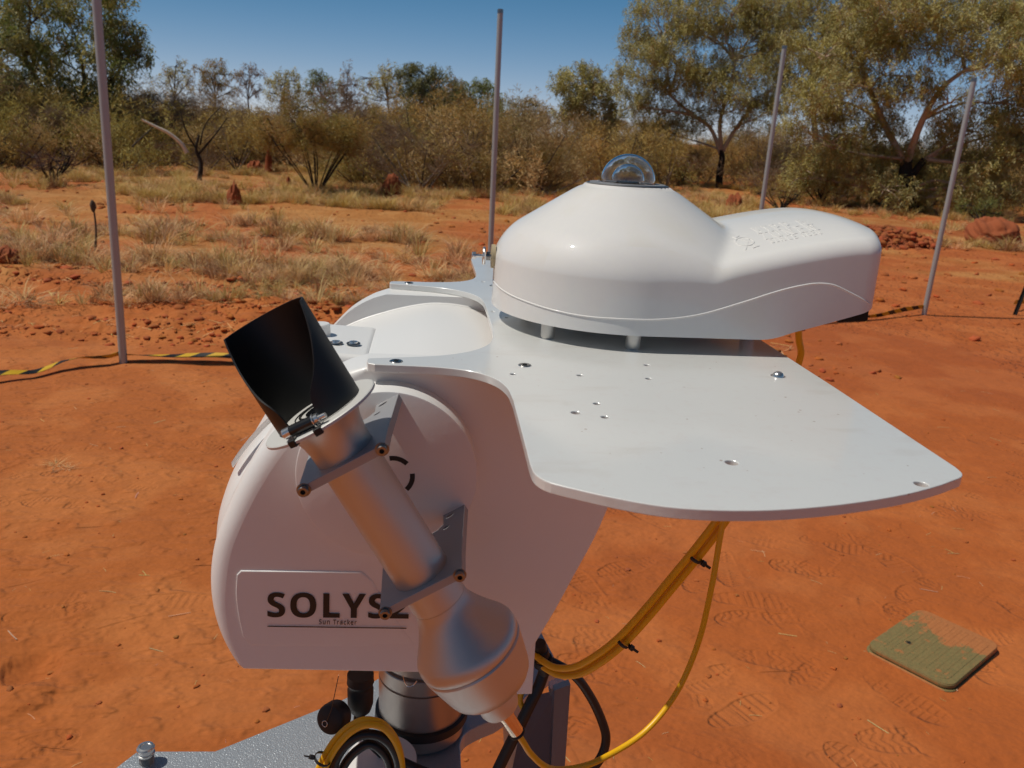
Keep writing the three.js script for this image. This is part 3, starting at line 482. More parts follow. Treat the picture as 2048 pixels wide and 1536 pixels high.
{
  const a = [[1072, 1316, 0.640], [1090, 1330, 0.632], [1112, 1341, 0.628], [1150, 1340, 0.622], [1195, 1316, 0.615], [1240, 1280, 0.61], [1290, 1226, 0.605], [1340, 1166, 0.60], [1388, 1108, 0.595], [1440, 1040, 0.592], [1500, 950, 0.60], [1570, 850, 0.64], [1592, 760, 0.70]];
  const s1 = a.map(([x, y, n]) => atN(x - 2, y - 6, n)), s2 = a.map(([x, y, n], i) => atN(x + 4 + Math.min(i, 3), y + 9, n + 0.003));
  const s3 = a.map(([x, y, n], i) => atN(x + 5, y + 2, n + 0.007));
  const t = cableThing('yellow_cable_bundle', 'bundle of yellow cables with black ties, rising from the casing to the fan-shaped plate', [{ pts: s1, r: 0.0031, mat: jacketYellow }, { pts: s2, r: 0.0031, mat: jacketYellow }, { pts: s3, r: 0.003, mat: jacketYellow }], 'cable');
  const dirAt = (i) => s1[i + 1].clone().sub(s1[i - 1]);
  const side = V(0.8, -0.5, 0.25);
  tie(t, atN(1246, 1283, 0.611), atN(1290, 1226, 0.606).sub(atN(1205, 1315, 0.614)), side, 0.0067);
  tie(t, atN(1389, 1114, 0.597), dirAt(8), side, 0.0067);
  const u = [[1597, 660, 0.735], [1598, 680, 0.735], [1602, 705, 0.735], [1597, 728, 0.735], [1588, 765, 0.735]].map(q => atN(...q));
  cableThing('yellow_cable', 'short yellow cable hanging out under the tail of the white sensor unit', [{ name: 'strand', pts: u, r: 0.0032, mat: jacketYellow }]);
}
{
  const foot = V(-0.004, -0.019, 0).applyAxisAngle(V(0, 0, 1), ANG).add(PB), dn = AX.clone().negate();
  const p = [foot.clone().addScaledVector(dn, -0.004), foot.clone().addScaledVector(dn, 0.012), atN(1062, 1508, 0.502), atN(1100, 1537, 0.508), atN(1160, 1534, 0.52), atN(1215, 1512, 0.535), atN(1290, 1463, 0.55), atN(1350, 1390, 0.562), atN(1395, 1290, 0.57), atN(1424, 1170, 0.575), atN(1446, 1045, 0.585), atN(1470, 960, 0.59), atN(1520, 880, 0.6)];
  cableThing('sensor_cable', 'single yellow cable looping from the foot of the silver tube up to the plate', [{ name: 'strand', pts: p, r: 0.0024, mat: jacketYellow }]);
}
{ // black gland and thick black cable at the right of the casing
  const g0 = atN(1081, 1300, 0.645);
  const t = machineThing('black_power_cable', 'thick black cable curving down from the connector at the right end of the casing', 'cable', g0);
  part('gland', [place(lathe([[0, 0.012], [0.0062, 0.012], [0.0066, 0.010], [0.0066, 0.004], [0.0074, 0.003], [0.0074, -0.010], [0.006, -0.012], [0.006, -0.024], [0, -0.024]], 32), atN(1082, 1306, 0.645), V(-0.25, 1, 0.15)), place(lathe([[0.0078, -0.004], [0.0092, -0.003], [0.0092, 0.003], [0.0078, 0.004]], 32), atN(1086, 1322, 0.645), V(-0.25, 1, 0.15))], rubber, t);
  const p = [[1088, 1318, 0.645], [1112, 1328, 0.645], [1150, 1352, 0.645], [1180, 1392, 0.645], [1203, 1440, 0.643], [1212, 1475, 0.64], [1205, 1508, 0.638], [1184, 1540, 0.636], [1160, 1570, 0.634]].map(q => atN(...q));
  part('strand', tube(p, 0.0044, 0.0044, 16, 120), jacketBlack, t);
}
{ // pair running down behind the pyrheliometer foot
  const q = [[1098, 1312, 0.67], [1078, 1372, 0.66], [1062, 1405, 0.655], [1040, 1450, 0.65], [1010, 1510, 0.645], [985, 1562, 0.64]].map(k => atN(...k));
  const y = [[1062, 1322, 0.675], [1046, 1375, 0.665], [1040, 1402, 0.66], [1052, 1430, 0.655], [1030, 1480, 0.655], [1000, 1545, 0.65]].map(k => atN(...k));
  cableThing('straight_cable_pair', 'black and yellow cable pair running straight down beside the foot of the silver tube', [{ pts: q, r: 0.0056, mat: jacketBlack }, { pts: y, r: 0.0028, mat: jacketYellow }]);
}
{ // connector, its hanging cap and cables under the casing
  const t = machineThing('black_connector_cable', 'black cable with a fat plug hanging below the casing, its round cap beside it', 'cable', atN(722, 1352, 0.66));
  const c = atN(722, 1386, 0.66);
  const plugTop = atN(722, 1348, 0.66), plugBot = atN(721, 1424, 0.66), len = plugTop.y - plugBot.y;
  part('plug', place(lathe([[0, len], [0.0122, len], [0.0122, len * 0.83], [0.0126, len * 0.80], [0.0114, len * 0.74], [0.0114, len * 0.66], [0.0121, len * 0.62], [0.0118, len * 0.25], [0.0095, len * 0.06], [0.0072, 0], [0, 0]], 40), plugBot), rubber, t);
  const k = [plugBot.clone().add(V(0, 0.003, 0)), atN(722, 1438, 0.657), atN(735, 1470, 0.65), atN(765, 1500, 0.645), atN(815, 1528, 0.64), atN(880, 1555, 0.635)];
  part('strand', tube(k, 0.0042, 0.0042, 14, 80), jacketBlack, t);
  const k2 = [plugBot.clone().add(V(-0.003, 0.003, 0.001)), atN(711, 1440, 0.658), atN(718, 1462, 0.655), atN(738, 1490, 0.66), atN(760, 1512, 0.67)];
  part('strand', tube(k2, 0.002, 0.002, 10, 60), jacketBlack, t);
  const cc = atN(670, 1433, 0.64), ax = V(-0.42, 0.30, 0.86);
  const cap = part('cap', place(lathe([[0, 0.0105], [0.0105, 0.0105], [0.0128, 0.0095], [0.0136, 0.0075], ...Array.from({ length: 8 }, (_, i) => [0.0136 + (i % 2) * 0.0003, 0.006 - i * 0.0014]), [0.0136, -0.0055], [0, -0.0055]], 48), cc, ax), rubber, t, 'round black dust cap');
  const face = cc.clone().addScaledVector(ax.clone().normalize(), 0.0107);
  part('eyelet', place(new THREE.TorusGeometry(0.0026, 0.0004, 6, 28).rotateX(Math.PI / 2), face.clone().add(V(-0.0035, -0.0035, 0)), ax), steel, cap);
  part('lanyard', tube([face.clone().add(V(-0.0018, -0.001, 0.0002)), atN(663, 1418, 0.628), atN(668, 1395, 0.63), atN(677, 1352, 0.64)], 0.0004, 0.0004, 6, 40), std({ color: lin(0.1, 0.08, 0.06), metalness: 0.8, roughness: 0.4 }), cap);
  const lan = [[806, 1352, 0.63], [809, 1364, 0.63], [816, 1373, 0.63], [826, 1371, 0.63], [834, 1362, 0.63]].map(v => atN(...v));
  part('lanyard', tube(lan, 0.0004, 0.0004, 6, 40), steel, t);
}
{ // coil of yellow and black cable at the foot of the column
  const arc = (pts, n) => pts.map(([x, y]) => atN(x, y, n));
  const y1 = [[628, 1560], [648, 1515], [672, 1478], [700, 1452], [730, 1440], [762, 1446], [786, 1470], [800, 1505], [806, 1560]], y2 = y1.map(([x, y], i) => [x + 9 - i * 1.2, y + 9]), y3 = [[640, 1563], [662, 1525], [690, 1484], [718, 1458], [750, 1449], [778, 1470], [790, 1515], [793, 1560]];
  const b1 = [[664, 1565], [672, 1520], [694, 1488], [724, 1470], [752, 1470], [776, 1484], [794, 1515], [800, 1560]], b2 = [[676, 1565], [690, 1528], [715, 1500], [740, 1488], [770, 1510], [786, 1560]];
  const t = cableThing('cable_coil', 'coil of yellow and black cable hanging at the foot of the column', [{ pts: arc(y1, 0.617), r: 0.0031, mat: jacketYellow }, { pts: arc(y2, 0.613), r: 0.0031, mat: jacketYellow }, { pts: arc(y3, 0.624), r: 0.003, mat: jacketYellow }, { pts: arc(b1, 0.614), r: 0.0042, mat: jacketBlack }, { pts: arc(b2, 0.620), r: 0.004, mat: jacketBlack }], 'cable coil');
  tie(t, atN(645, 1518, 0.612), V(0.35, 0.65, 0), V(-0.9, 0.4, 0.2), 0.0075);
}

// ================================================================== the ground
const GX0 = -3.9, GX1 = 4.3, GZ0 = -1.5, GZ1 = -8.1;      // near patch with footprints
function bandClod(x, z) { // strip of broken earth along the cleared pad, left of the instrument
  const d = -z; return smooth(5.9, 6.6, d) * (1 - smooth(8.6, 9.6, d)) * (1 - smooth(1.0, 3.6, x));
}
function groundHeight(x, z) {
  const d = Math.hypot(x, z); let h = (fbm(x * 0.35 + 50, z * 0.35, 3, 3) - 0.5) * 0.06 * smooth(2, 6, d) + (fbm(x * 1.6, z * 2.4, 3, 7) - 0.5) * 0.03;
  if (d < 30) h += (fbm(x * 5, z * 6.5, 3, 11) - 0.5) * 0.012 + (fbm(x * 1.1 + z * 0.25, z * 3.1, 4, 13) - 0.5) * 0.05 * (1 - smooth(0.2, 1.6, x));
  h += bandClod(x, z) * ((fbm(x * 3, z * 7, 4, 21) - 0.42) * 0.13 + (fbm(x * 0.9, z * 6.5, 4, 22) - 0.5) * 0.16);
  if (d > 8) h += smooth(8, 20, d) * (fbm(x * 0.5, z * 0.5, 4, 33) - 0.5) * 0.22;
  for (const [cx, cz, r, a] of DENTS) { const q = ((x - cx) ** 2 + (z - cz) ** 2) / (r * r); if (q < 6) h += a * Math.exp(-q) * (q > 0.9 ? 0.4 : 1); }
  return h;
}
const DENTS = [[...(() => { const p = onGround(62, 1330); return [p.x, p.z]; })(), 0.09, -0.045], [...(() => { const p = onGround(62, 1352); return [p.x + 0.02, p.z + 0.07]; })(), 0.09, 0.02]];
const N2 = 2048, relief = new Float32Array(N2 * N2);
{
  const sx = (GX1 - GX0) / N2, sz = (GZ0 - GZ1) / N2, r = rng(991);
  for (let j = 0; j < N2; j++) for (let i = 0; i < N2; i++) {
    const x = GX0 + i * sx, z = GZ0 - j * sz, left = 1 - smooth(-0.3, 1.2, x);
    let h = (fbm(x * 22, z * 30, 3, 51) - 0.5) * 0.0060 + (fbm(x * 70, z * 70, 2, 52) - 0.5) * 0.0022;
    const ridge = 1 - Math.abs(2 * fbm(x * 2.6 - z * 1.0, z * 9 + x * 1.5, 4, 55) - 1); h += ridge ** 3 * 0.004 * left + (fbm(x * 6, z * 34 + x * 5, 3, 58) - 0.5) * 0.009 * left;
    h += smooth(0.5, 0.82, fbm(x * 13, z * 19, 3, 57)) * 0.007 * (0.3 + left);
    relief[j * N2 + i] = h;
  }
  const print = (cx, cz, yaw, len, wid, depth, kind) => {   // sole of a boot: outline pressed in, lugs standing out
    const R_ = len * 0.62, c = Math.cos(yaw), s = Math.sin(yaw);
    const i0 = Math.max(0, Math.floor((cx - R_ - GX0) / sx)), i1 = Math.min(N2 - 1, Math.ceil((cx + R_ - GX0) / sx)), j0 = Math.max(0, Math.floor((GZ0 - cz - R_) / sz)), j1 = Math.min(N2 - 1, Math.ceil((GZ0 - cz + R_) / sz));
    for (let j = j0; j <= j1; j++) for (let i = i0; i <= i1; i++) {
      const dx = GX0 + i * sx - cx, dz = GZ0 - j * sz - cz, u = dx * c + dz * s, v = -dx * s + dz * c, a = u / len * 2;
      const wob = (fbm(i * 0.08, j * 0.08, 2, 71) - 0.5) * 0.012, half = wid / 2 * (0.82 + 0.18 * Math.cos((a - 0.35) * 2.4)) * Math.sqrt(Math.max(0, 1 - Math.abs(a) ** 5));
      const e = half - Math.abs(v) + wob; if (a < -1 || a > 1) continue;
      const inside = smooth(-0.004, 0.005, e), rim = Math.exp(-(((e + 0.007) / 0.007) ** 2));
      const arch = a > -0.42 && a < -0.12 ? 0.3 : 1; let lug;
      if (kind === 0) lug = Math.abs(v) > half * 0.55 ? (Math.sin(u * 250) > 0.1 ? 1 : 0) : (Math.sin(u * 190 + Math.abs(v) * 150) > 0 ? 1 : 0);
      else if (kind === 1) lug = Math.abs(((u * 42) % 1 + 1) % 1 - 0.5) > 0.2 && Math.abs(v) > 0.006 ? 1 : 0;
      else lug = Math.sin(u * 220) > 0 ? 1 : 0;
      const k = j * N2 + i, fade = smooth(0.30, 0.62, fbm(i * 0.035, j * 0.035, 3, 73));
      relief[k] = relief[k] * (1 - 0.35 * inside) + (-depth * inside * arch * (0.45 + 0.55 * lug) + depth * 0.35 * rim * (Math.abs(a) < 0.95 ? 1 : 0)) * fade;
    }
  };
  for (let k = 0; k < 210; k++) { const x = rr(0.25, 3.8, r), z = -rr(1.7, 5.2, r); print(x, z, rr(0, 6.28, r), rr(0.27, 0.31, r), rr(0.095, 0.115, r), rr(0.0025, 0.0065, r), Math.floor(r() * 3)); }
  for (let k = 0; k < 60; k++) print(rr(-3.2, 0.6, r), -rr(1.8, 5.5, r), rr(-0.5, 0.5, r) + (r() < 0.5 ? 0 : 3.1), rr(0.27, 0.3, r), 0.105, rr(0.003, 0.007, r), Math.floor(r() * 3));
  for (let k = 0; k < 46; k++) { const left = k < 34, x = left ? rr(-3.4, -0.2, r) : rr(0.2, 3.6, r), z = -rr(1.8, 5.4, r), L = rr(0.1, 0.45, r), yw = rr(-0.75, 0.15, r); // scuffs and drag marks
    for (let t = 0; t < 1; t += 0.004) { const xx = x + Math.cos(yw) * L * t, zz = z - Math.sin(yw) * -L * t * 0.8, i = Math.round((xx - GX0) / sx), j = Math.round((GZ0 - zz) / sz), w = 4; for (let dj = -w; dj <= w; dj++) for (let di = -w; di <= w; di++) { const ii = i + di, jj = j + dj; if (ii < 0 || jj < 0 || ii >= N2 || jj >= N2) continue; relief[jj * N2 + ii] += (dj > 0 ? 0.0005 : -0.0005) * Math.exp(-(di * di + dj * dj) / 6) * 0.35; } } }
}
function reliefTex() { let lo = 1e9, hi = -1e9; for (const h of relief) { lo = Math.min(lo, h); hi = Math.max(hi, h); } lo = Math.max(lo, -0.02); hi = Math.min(hi, 0.02);
  const d = new Uint8Array(N2 * N2 * 4); for (let k = 0; k < N2 * N2; k++) { const v = Math.max(0, Math.min(1, (relief[k] - lo) / (hi - lo))) * 255; d[k * 4] = d[k * 4 + 1] = d[k * 4 + 2] = v; d[k * 4 + 3] = 255; }
  const t = new THREE.DataTexture(d, N2, N2, THREE.RGBAFormat); t.magFilter = THREE.LinearFilter; t.minFilter = THREE.LinearFilter; t.needsUpdate = true; return [t, hi - lo]; }
const [nearBump, nearScale] = reliefTex();
const soilMap = dataTex(1024, (u, v) => {   // 3 m tile: red earth, paler crust, darker damp-looking grains
  const a = fbm(u * 8, v * 8, 5, 101, 8), b = fbm(u * 40, v * 40, 3, 103, 40), g = vnoise(u * 512, v * 512, 105, 512);
  const pale = smooth(0.42, 0.66, a), dark = smooth(0.62, 0.85, fbm(u * 120, v * 120, 2, 107, 120));
  const k = 0.86 + 0.14 * b + 0.10 * (g - 0.5) - 0.06 * dark + 0.10 * (a - 0.5);
  return [toS(Math.min(1, (0.455 + 0.055 * pale) * k)), toS((0.122 + 0.034 * pale) * k), toS((0.020 + 0.014 * pale) * k)];
}, true);
const farBump = dataTex(1024, (u, v) => 0.55 * fbm(u * 24, v * 24, 4, 111, 24) + 0.45 * smooth(0.5, 0.75, fbm(u * 60, v * 60, 3, 113, 60)), false);
{
  const pos = [], uv = [], uv2 = [], col = [], idxNear = [], idxFar = [], radii = [], NA = 900;
  let r = 0.4; while (r < 3200) { radii.push(r); r *= r < 1.6 ? 1.08 : r < 12 ? 1.0085 : r < 60 ? 1.018 : 1.12; } radii.push(3300);
  const ang = []; for (let i = 0; i <= NA; i++) { const t = i / NA; ang.push(t < 0.72 ? -0.82 + 1.64 * t / 0.72 : 0.82 + (2 * Math.PI - 1.64) * (t - 0.72) / 0.28); }
  for (const q of radii) for (let i = 0; i <= NA; i++) {
    const x = Math.sin(ang[i]) * q, z = -Math.cos(ang[i]) * q, h = q < 80 ? groundHeight(x, z) : 0;
    pos.push(x, h, z); uv.push(x / 3, z / 3); uv2.push((x - GX0) / (GX1 - GX0), (GZ0 - z) / (GZ0 - GZ1));
    // large patches: straw-coloured litter among the tussocks, raw red soil elsewhere
    const litter = smooth(7.5, 10, q) * smooth(0.40, 0.62, fbm(x * 0.45 + 9, z * 0.45, 4, 121)) * (x > 2.5 && q < 14 ? 0.15 : 1) * 0.75, red = smooth(0.45, 0.7, fbm(x * 0.3, z * 0.3, 3, 131)), rot = smooth(-1.5, 1.5, x);
    const c = [1 - 0.10 * red + litter * 0.02, 1 - 0.14 * red + litter * 0.62 - 0.10 * rot, 1 - 0.10 * red + litter * 1.1 - 0.16 * rot]; col.push(...c);
  }
  const n1 = NA + 1;
  for (let j = 0; j < radii.length - 1; j++) for (let i = 0; i < NA; i++) { const a = j * n1 + i, b = a + 1, c = a + n1, d = c + 1; const x = pos[a * 3], z = pos[a * 3 + 2]; const inside = x > GX0 + 0.1 && x < GX1 - 0.1 && z < GZ0 - 0.05 && z > GZ1 + 0.1; (inside ? idxNear : idxFar).push(a, b, d, a, d, c); }
  const g = new THREE.BufferGeometry(); g.setAttribute('position', new THREE.Float32BufferAttribute(pos, 3)); g.setAttribute('uv', new THREE.Float32BufferAttribute(uv, 2)); g.setAttribute('uv1', new THREE.Float32BufferAttribute(uv2, 2)); g.setAttribute('color', new THREE.Float32BufferAttribute(col, 3));
  g.setIndex([]); g.setIndex(new THREE.BufferAttribute(new Uint32Array(idxNear.length + idxFar.length), 1)); g.index.array.set(idxNear, 0); for (let k = 0; k < idxFar.length; k++) g.index.array[idxNear.length + k] = idxFar[k];
  g.addGroup(0, idxNear.length, 0); g.addGroup(idxNear.length, idxFar.length, 1); g.computeVertexNormals();
  nearBump.channel = 1;
  const soilNear = std({ map: soilMap, vertexColors: true, roughness: 0.95, bumpMap: nearBump, bumpScale: nearScale });
  const soilFar = std({ map: soilMap, vertexColors: true, roughness: 0.95, bumpMap: farBump, bumpScale: 0.03 });
  const m = setMesh(new THREE.Mesh(g, [soilNear, soilFar])); m.name = 'ground'; structure(m); tag(m, 'bare red earth with footprints, straw litter further back'); scene.add(m);
}
const onLand = (x, z) => V(x, groundHeight(x, z), z);
const landAt = (px, py) => { const p = onGround(px, py); return onLand(p.x, p.z); };

function clodGeo(seed, d = 2, rough = 0.5) { let g = new THREE.IcosahedronGeometry(1, d); g.deleteAttribute('uv'); g.deleteAttribute('normal'); g = mergeVertices(g, 1e-4); const p = g.attributes.position; for (let i = 0; i < p.count; i++) { const v = V(p.getX(i), p.getY(i), p.getZ(i)), k = 1 + rough * (fbm(v.x * 1.7 + seed * 9 + 20, v.y * 1.7 + v.z * 1.3 + 20, 4, seed) - 0.5) * 1.6; p.setXYZ(i, v.x * k, v.y * k * 0.75, v.z * k); } g.computeVertexNormals(); return g; }
const clodM = std({ color: 0xffffff, roughness: 0.97 }), moundM = std({ color: lin(0.31, 0.08, 0.026), roughness: 0.97 });
// ================================================================== posts, hazard tape, lid
{
  const post = (label, p, h, lean = 0, r = 0.0275) => {
    const t = thing('metal_post', label, 'post', p, 0, 'metal posts round the instrument pad');
    const g = new THREE.CylinderGeometry(r, r, h + 0.3, 28, 8, false); g.translate(0, (h - 0.3) / 2, 0);
    const m = part('pipe', g, galv, t); m.rotation.z = lean;
    const c = part('cap', lathe([[0, 0.004], [r * 0.75, 0.003], [r * 1.05, -0.002], [r * 1.06, -0.035], [r * 1.0, -0.036]], 28).translate(0, h, 0), darkSteel, t); c.rotation.z = lean;
    return t;
  };
  post('tall grey metal post at the left, running out of the top of the photo', landAt(247, 727), 3.6, -0.012);
  post('grey metal post standing behind the white domed sensor, against the open sky', landAt(977, 600), 2.86, 0.004);
  post('grey metal post before the slim-trunked gum tree, its foot hidden by the white sensor tail', landAt(1502, 566), 2.90, -0.004, 0.0275);
  post('grey metal post at the far right, in front of the big gum tree', landAt(1848, 628), 2.52, -0.012);
  const pk = thing('picket', 'black steel picket at the right edge of the photo', 'picket', landAt(2030, 628));
  part('stake', [new THREE.BoxGeometry(0.05, 1.0, 0.006).translate(0, 0.3, 0), new THREE.BoxGeometry(0.006, 1.0, 0.03).translate(0, 0.3, 0.018)], rubber, pk).rotation.z = -0.16;
  // hazard tape: flat band with a twist, striped yellow and black
  const stripe = dataTex(128, (u, v) => { const b = ((u * 2 + v * 0.35) % 1) < 0.5, g = 0.9 + 0.1 * vnoise(u * 60, v * 60, 5); return b ? [0.86 * g, 0.68 * g, 0.10] : [0.05 * g, 0.05 * g, 0.045 * g]; }, true);
  const tapeM = std({ map: stripe, roughness: 0.5 });
  const tape = (label, a, b, sag, seed, h = 0.06) => {
    const L = a.distanceTo(b), n = Math.ceil(L / 0.03), dir = b.clone().sub(a).normalize(), side = V(-dir.z, 0, dir.x), r = rng(seed);
    const ph = r() * 6;
    const c = (k) => { const t = k / n, p = a.clone().lerp(b, t), q = 4 * t * (1 - t); p.addScaledVector(side, 0.03 * Math.sin(t * 9 + ph) * q); p.y = groundHeight(p.x, p.z) + h * (1 - q * sag) + 0.022 + 0.01 * Math.sin(t * 14 + ph); return p; };
    const g = grid((i, k) => { const t = k / n, tw = Math.sin(t * L * 2.3 + ph) * 0.9 + 0.5, w = 0.027, o = [[-w, 0.0015], [w, 0.0015], [w, -0.0015], [-w, -0.0015]][i % 4]; return c(k).addScaledVector(side, o[0] * Math.cos(tw) - o[1] * Math.sin(tw)).add(V(0, o[0] * Math.sin(tw) + o[1] * Math.cos(tw), 0)); }, 4, n, true);
    const uv = g.attributes.uv; for (let k = 0; k <= n; k++) for (let i = 0; i <= 4; i++) uv.setXY(k * 5 + i, k / n * L / 0.42, [0, 1, 1, 0, 0][i]);
    const s = smoothed(g, 0.4); const m = setMesh(new THREE.Mesh(s, tapeM)); m.name = numbered('hazard_tape'); tag(m, label, 'tape'); scene.add(m);
  };
  const A = landAt(247, 725), Bc = landAt(977, 598), D = landAt(1848, 627), E3 = landAt(1502, 566);
  tape('yellow and black hazard tape from the left post to the left edge of the photo', onGround(-130, 782).setY(0), A, 0.5, 5, 0.055);
  tape('yellow and black hazard tape from the left post towards the post behind the domed sensor', A, onGround(820, 742), 0.35, 6, 0.03);
  tape('yellow and black hazard tape lying from the far right post to the white sensor tail', onGround(1380, 668), D, 0.6, 8, 0.06);
  tape('yellow and black hazard tape tied at the black picket on the right edge', landAt(2026, 620), onGround(2160, 590), 0.3, 9, 0.08);
}
{ // valve box lid
  const c = [[1730, 1285], [1850, 1222], [2010, 1290], [1888, 1350]].map(([x, y]) => onGround(x, y, 0.035));
  const mid = c.reduce((s, p) => s.add(p), V(0, 0, 0)).multiplyScalar(0.25), ua = c[3].clone().sub(c[0]).add(c[2].clone().sub(c[1])).multiplyScalar(0.5), uw = c[1].clone().sub(c[0]).add(c[2].clone().sub(c[3])).multiplyScalar(0.5), L = ua.length() * 1.10, W = uw.length() * 1.08, ux = ua.clone().normalize().add(V(-uw.z, 0, uw.x).normalize());
  const yaw = Math.atan2(-ux.z, ux.x), y0 = groundHeight(mid.x, mid.z);
  const t = thing('valve_box_lid', 'green plastic valve box lid half covered by red dust, on the ground at lower right', 'lid', V(mid.x, y0 - 0.017, mid.z), yaw);
  const dust = dataTex(1024, (u, v) => { // red earth blown over the far corner, a thin scatter elsewhere
    const q = (v - 0.66) * 2.2 + (u - 0.5) * 0.25 + (fbm(u * 5, v * 5, 4, 151) - 0.5) * 1.5 + (fbm(u * 60, v * 60, 2, 153) - 0.5) * 0.5, d = Math.max(smooth(-0.08, 0.22, q), 0.75 * smooth(0.66, 0.8, fbm(u * 14 + 3, v * 14, 4, 155)), 0.30 * fbm(u * 90, v * 90, 2, 157));
    const n = 0.85 + 0.3 * fbm(u * 40, v * 40, 3, 159), g = [0.165 * n, 0.150 * n, 0.055 * n], s = [0.42 * n, 0.150 * n, 0.045 * n]; return [0, 1, 2].map(k => toS(g[k] + (s[k] - g[k]) * d));
  }, true);
  const lidM = std({ map: dust, roughness: 0.8 });
  const rounded = (w, h, r) => { const s = new THREE.Shape(); s.absarc(w / 2 - r, h / 2 - r, r, 0, Math.PI / 2); s.absarc(-w / 2 + r, h / 2 - r, r, Math.PI / 2, Math.PI); s.absarc(-w / 2 + r, -h / 2 + r, r, Math.PI, 1.5 * Math.PI); s.absarc(w / 2 - r, -h / 2 + r, r, 1.5 * Math.PI, 2 * Math.PI); return s; };
  const slab = (w, h, r, y, d, bv) => { const g = new THREE.ExtrudeGeometry(rounded(w, h, r), { depth: d - 2 * bv, bevelEnabled: true, bevelSize: bv, bevelThickness: bv, bevelOffset: -bv, bevelSegments: 3, curveSegments: 12 }); g.rotateX(-Math.PI / 2); g.translate(0, y + bv, 0); const p = g.attributes.position, uv = new Float32Array(p.count * 2); for (let i = 0; i < p.count; i++) { uv[i * 2] = p.getX(i) / L + 0.5; uv[i * 2 + 1] = 0.5 - p.getZ(i) / W; } g.setAttribute('uv', new THREE.BufferAttribute(uv, 2)); return toCreasedNormals(g, 0.5); };
  part('box_rim', slab(L + 0.012, W + 0.012, 0.045, -0.03, 0.05, 0.004), lidM, t);
  const lid = part('cover', slab(L, W, 0.042, 0.0225, 0.016, 0.004), lidM, t);
  part('border', slab(L - 0.004, W - 0.004, 0.041, 0.036, 0.0052, 0.002), lidM, lid);
  part('inner_panel', slab(L - 0.05, W - 0.05, 0.028, 0.0385, 0.0042, 0.0012), lidM, lid);
  const tread = []; const gx = 0.0125; // raised diamonds
  for (let i = 0, x = -L / 2 + 0.034; x < L / 2 - 0.034; x += gx, i++) for (let z = -W / 2 + 0.034 + (i % 2) * gx * 0.5; z < W / 2 - 0.034; z += gx) { const g = new THREE.ConeGeometry(0.0064, 0.0052, 4, 1, true); g.scale(1, 1, 0.55); g.rotateY(i % 2 ? 0.7 : -0.7); g.translate(x, 0.0437, z); const p = g.attributes.position, uv = g.attributes.uv; for (let k = 0; k < p.count; k++) uv.setXY(k, p.getX(k) / L + 0.5, 0.5 - p.getZ(k) / W); tread.push(g); }
  tag(part('tread', tread, lidM, lid), null, null, null, 'stuff');
  part('finger_hole', lathe([[0.0105, 0.0012], [0.012, 0.0016], [0.0135, 0.0004]], 28).translate(-L * 0.20, 0.0425, W * 0.17), lidM, lid);
  part('finger_hole_bottom', cyl(0.0105, 0.0105, 0.0006, 28).translate(-L * 0.20, 0.0432, W * 0.17), blackMatt, lid);
}

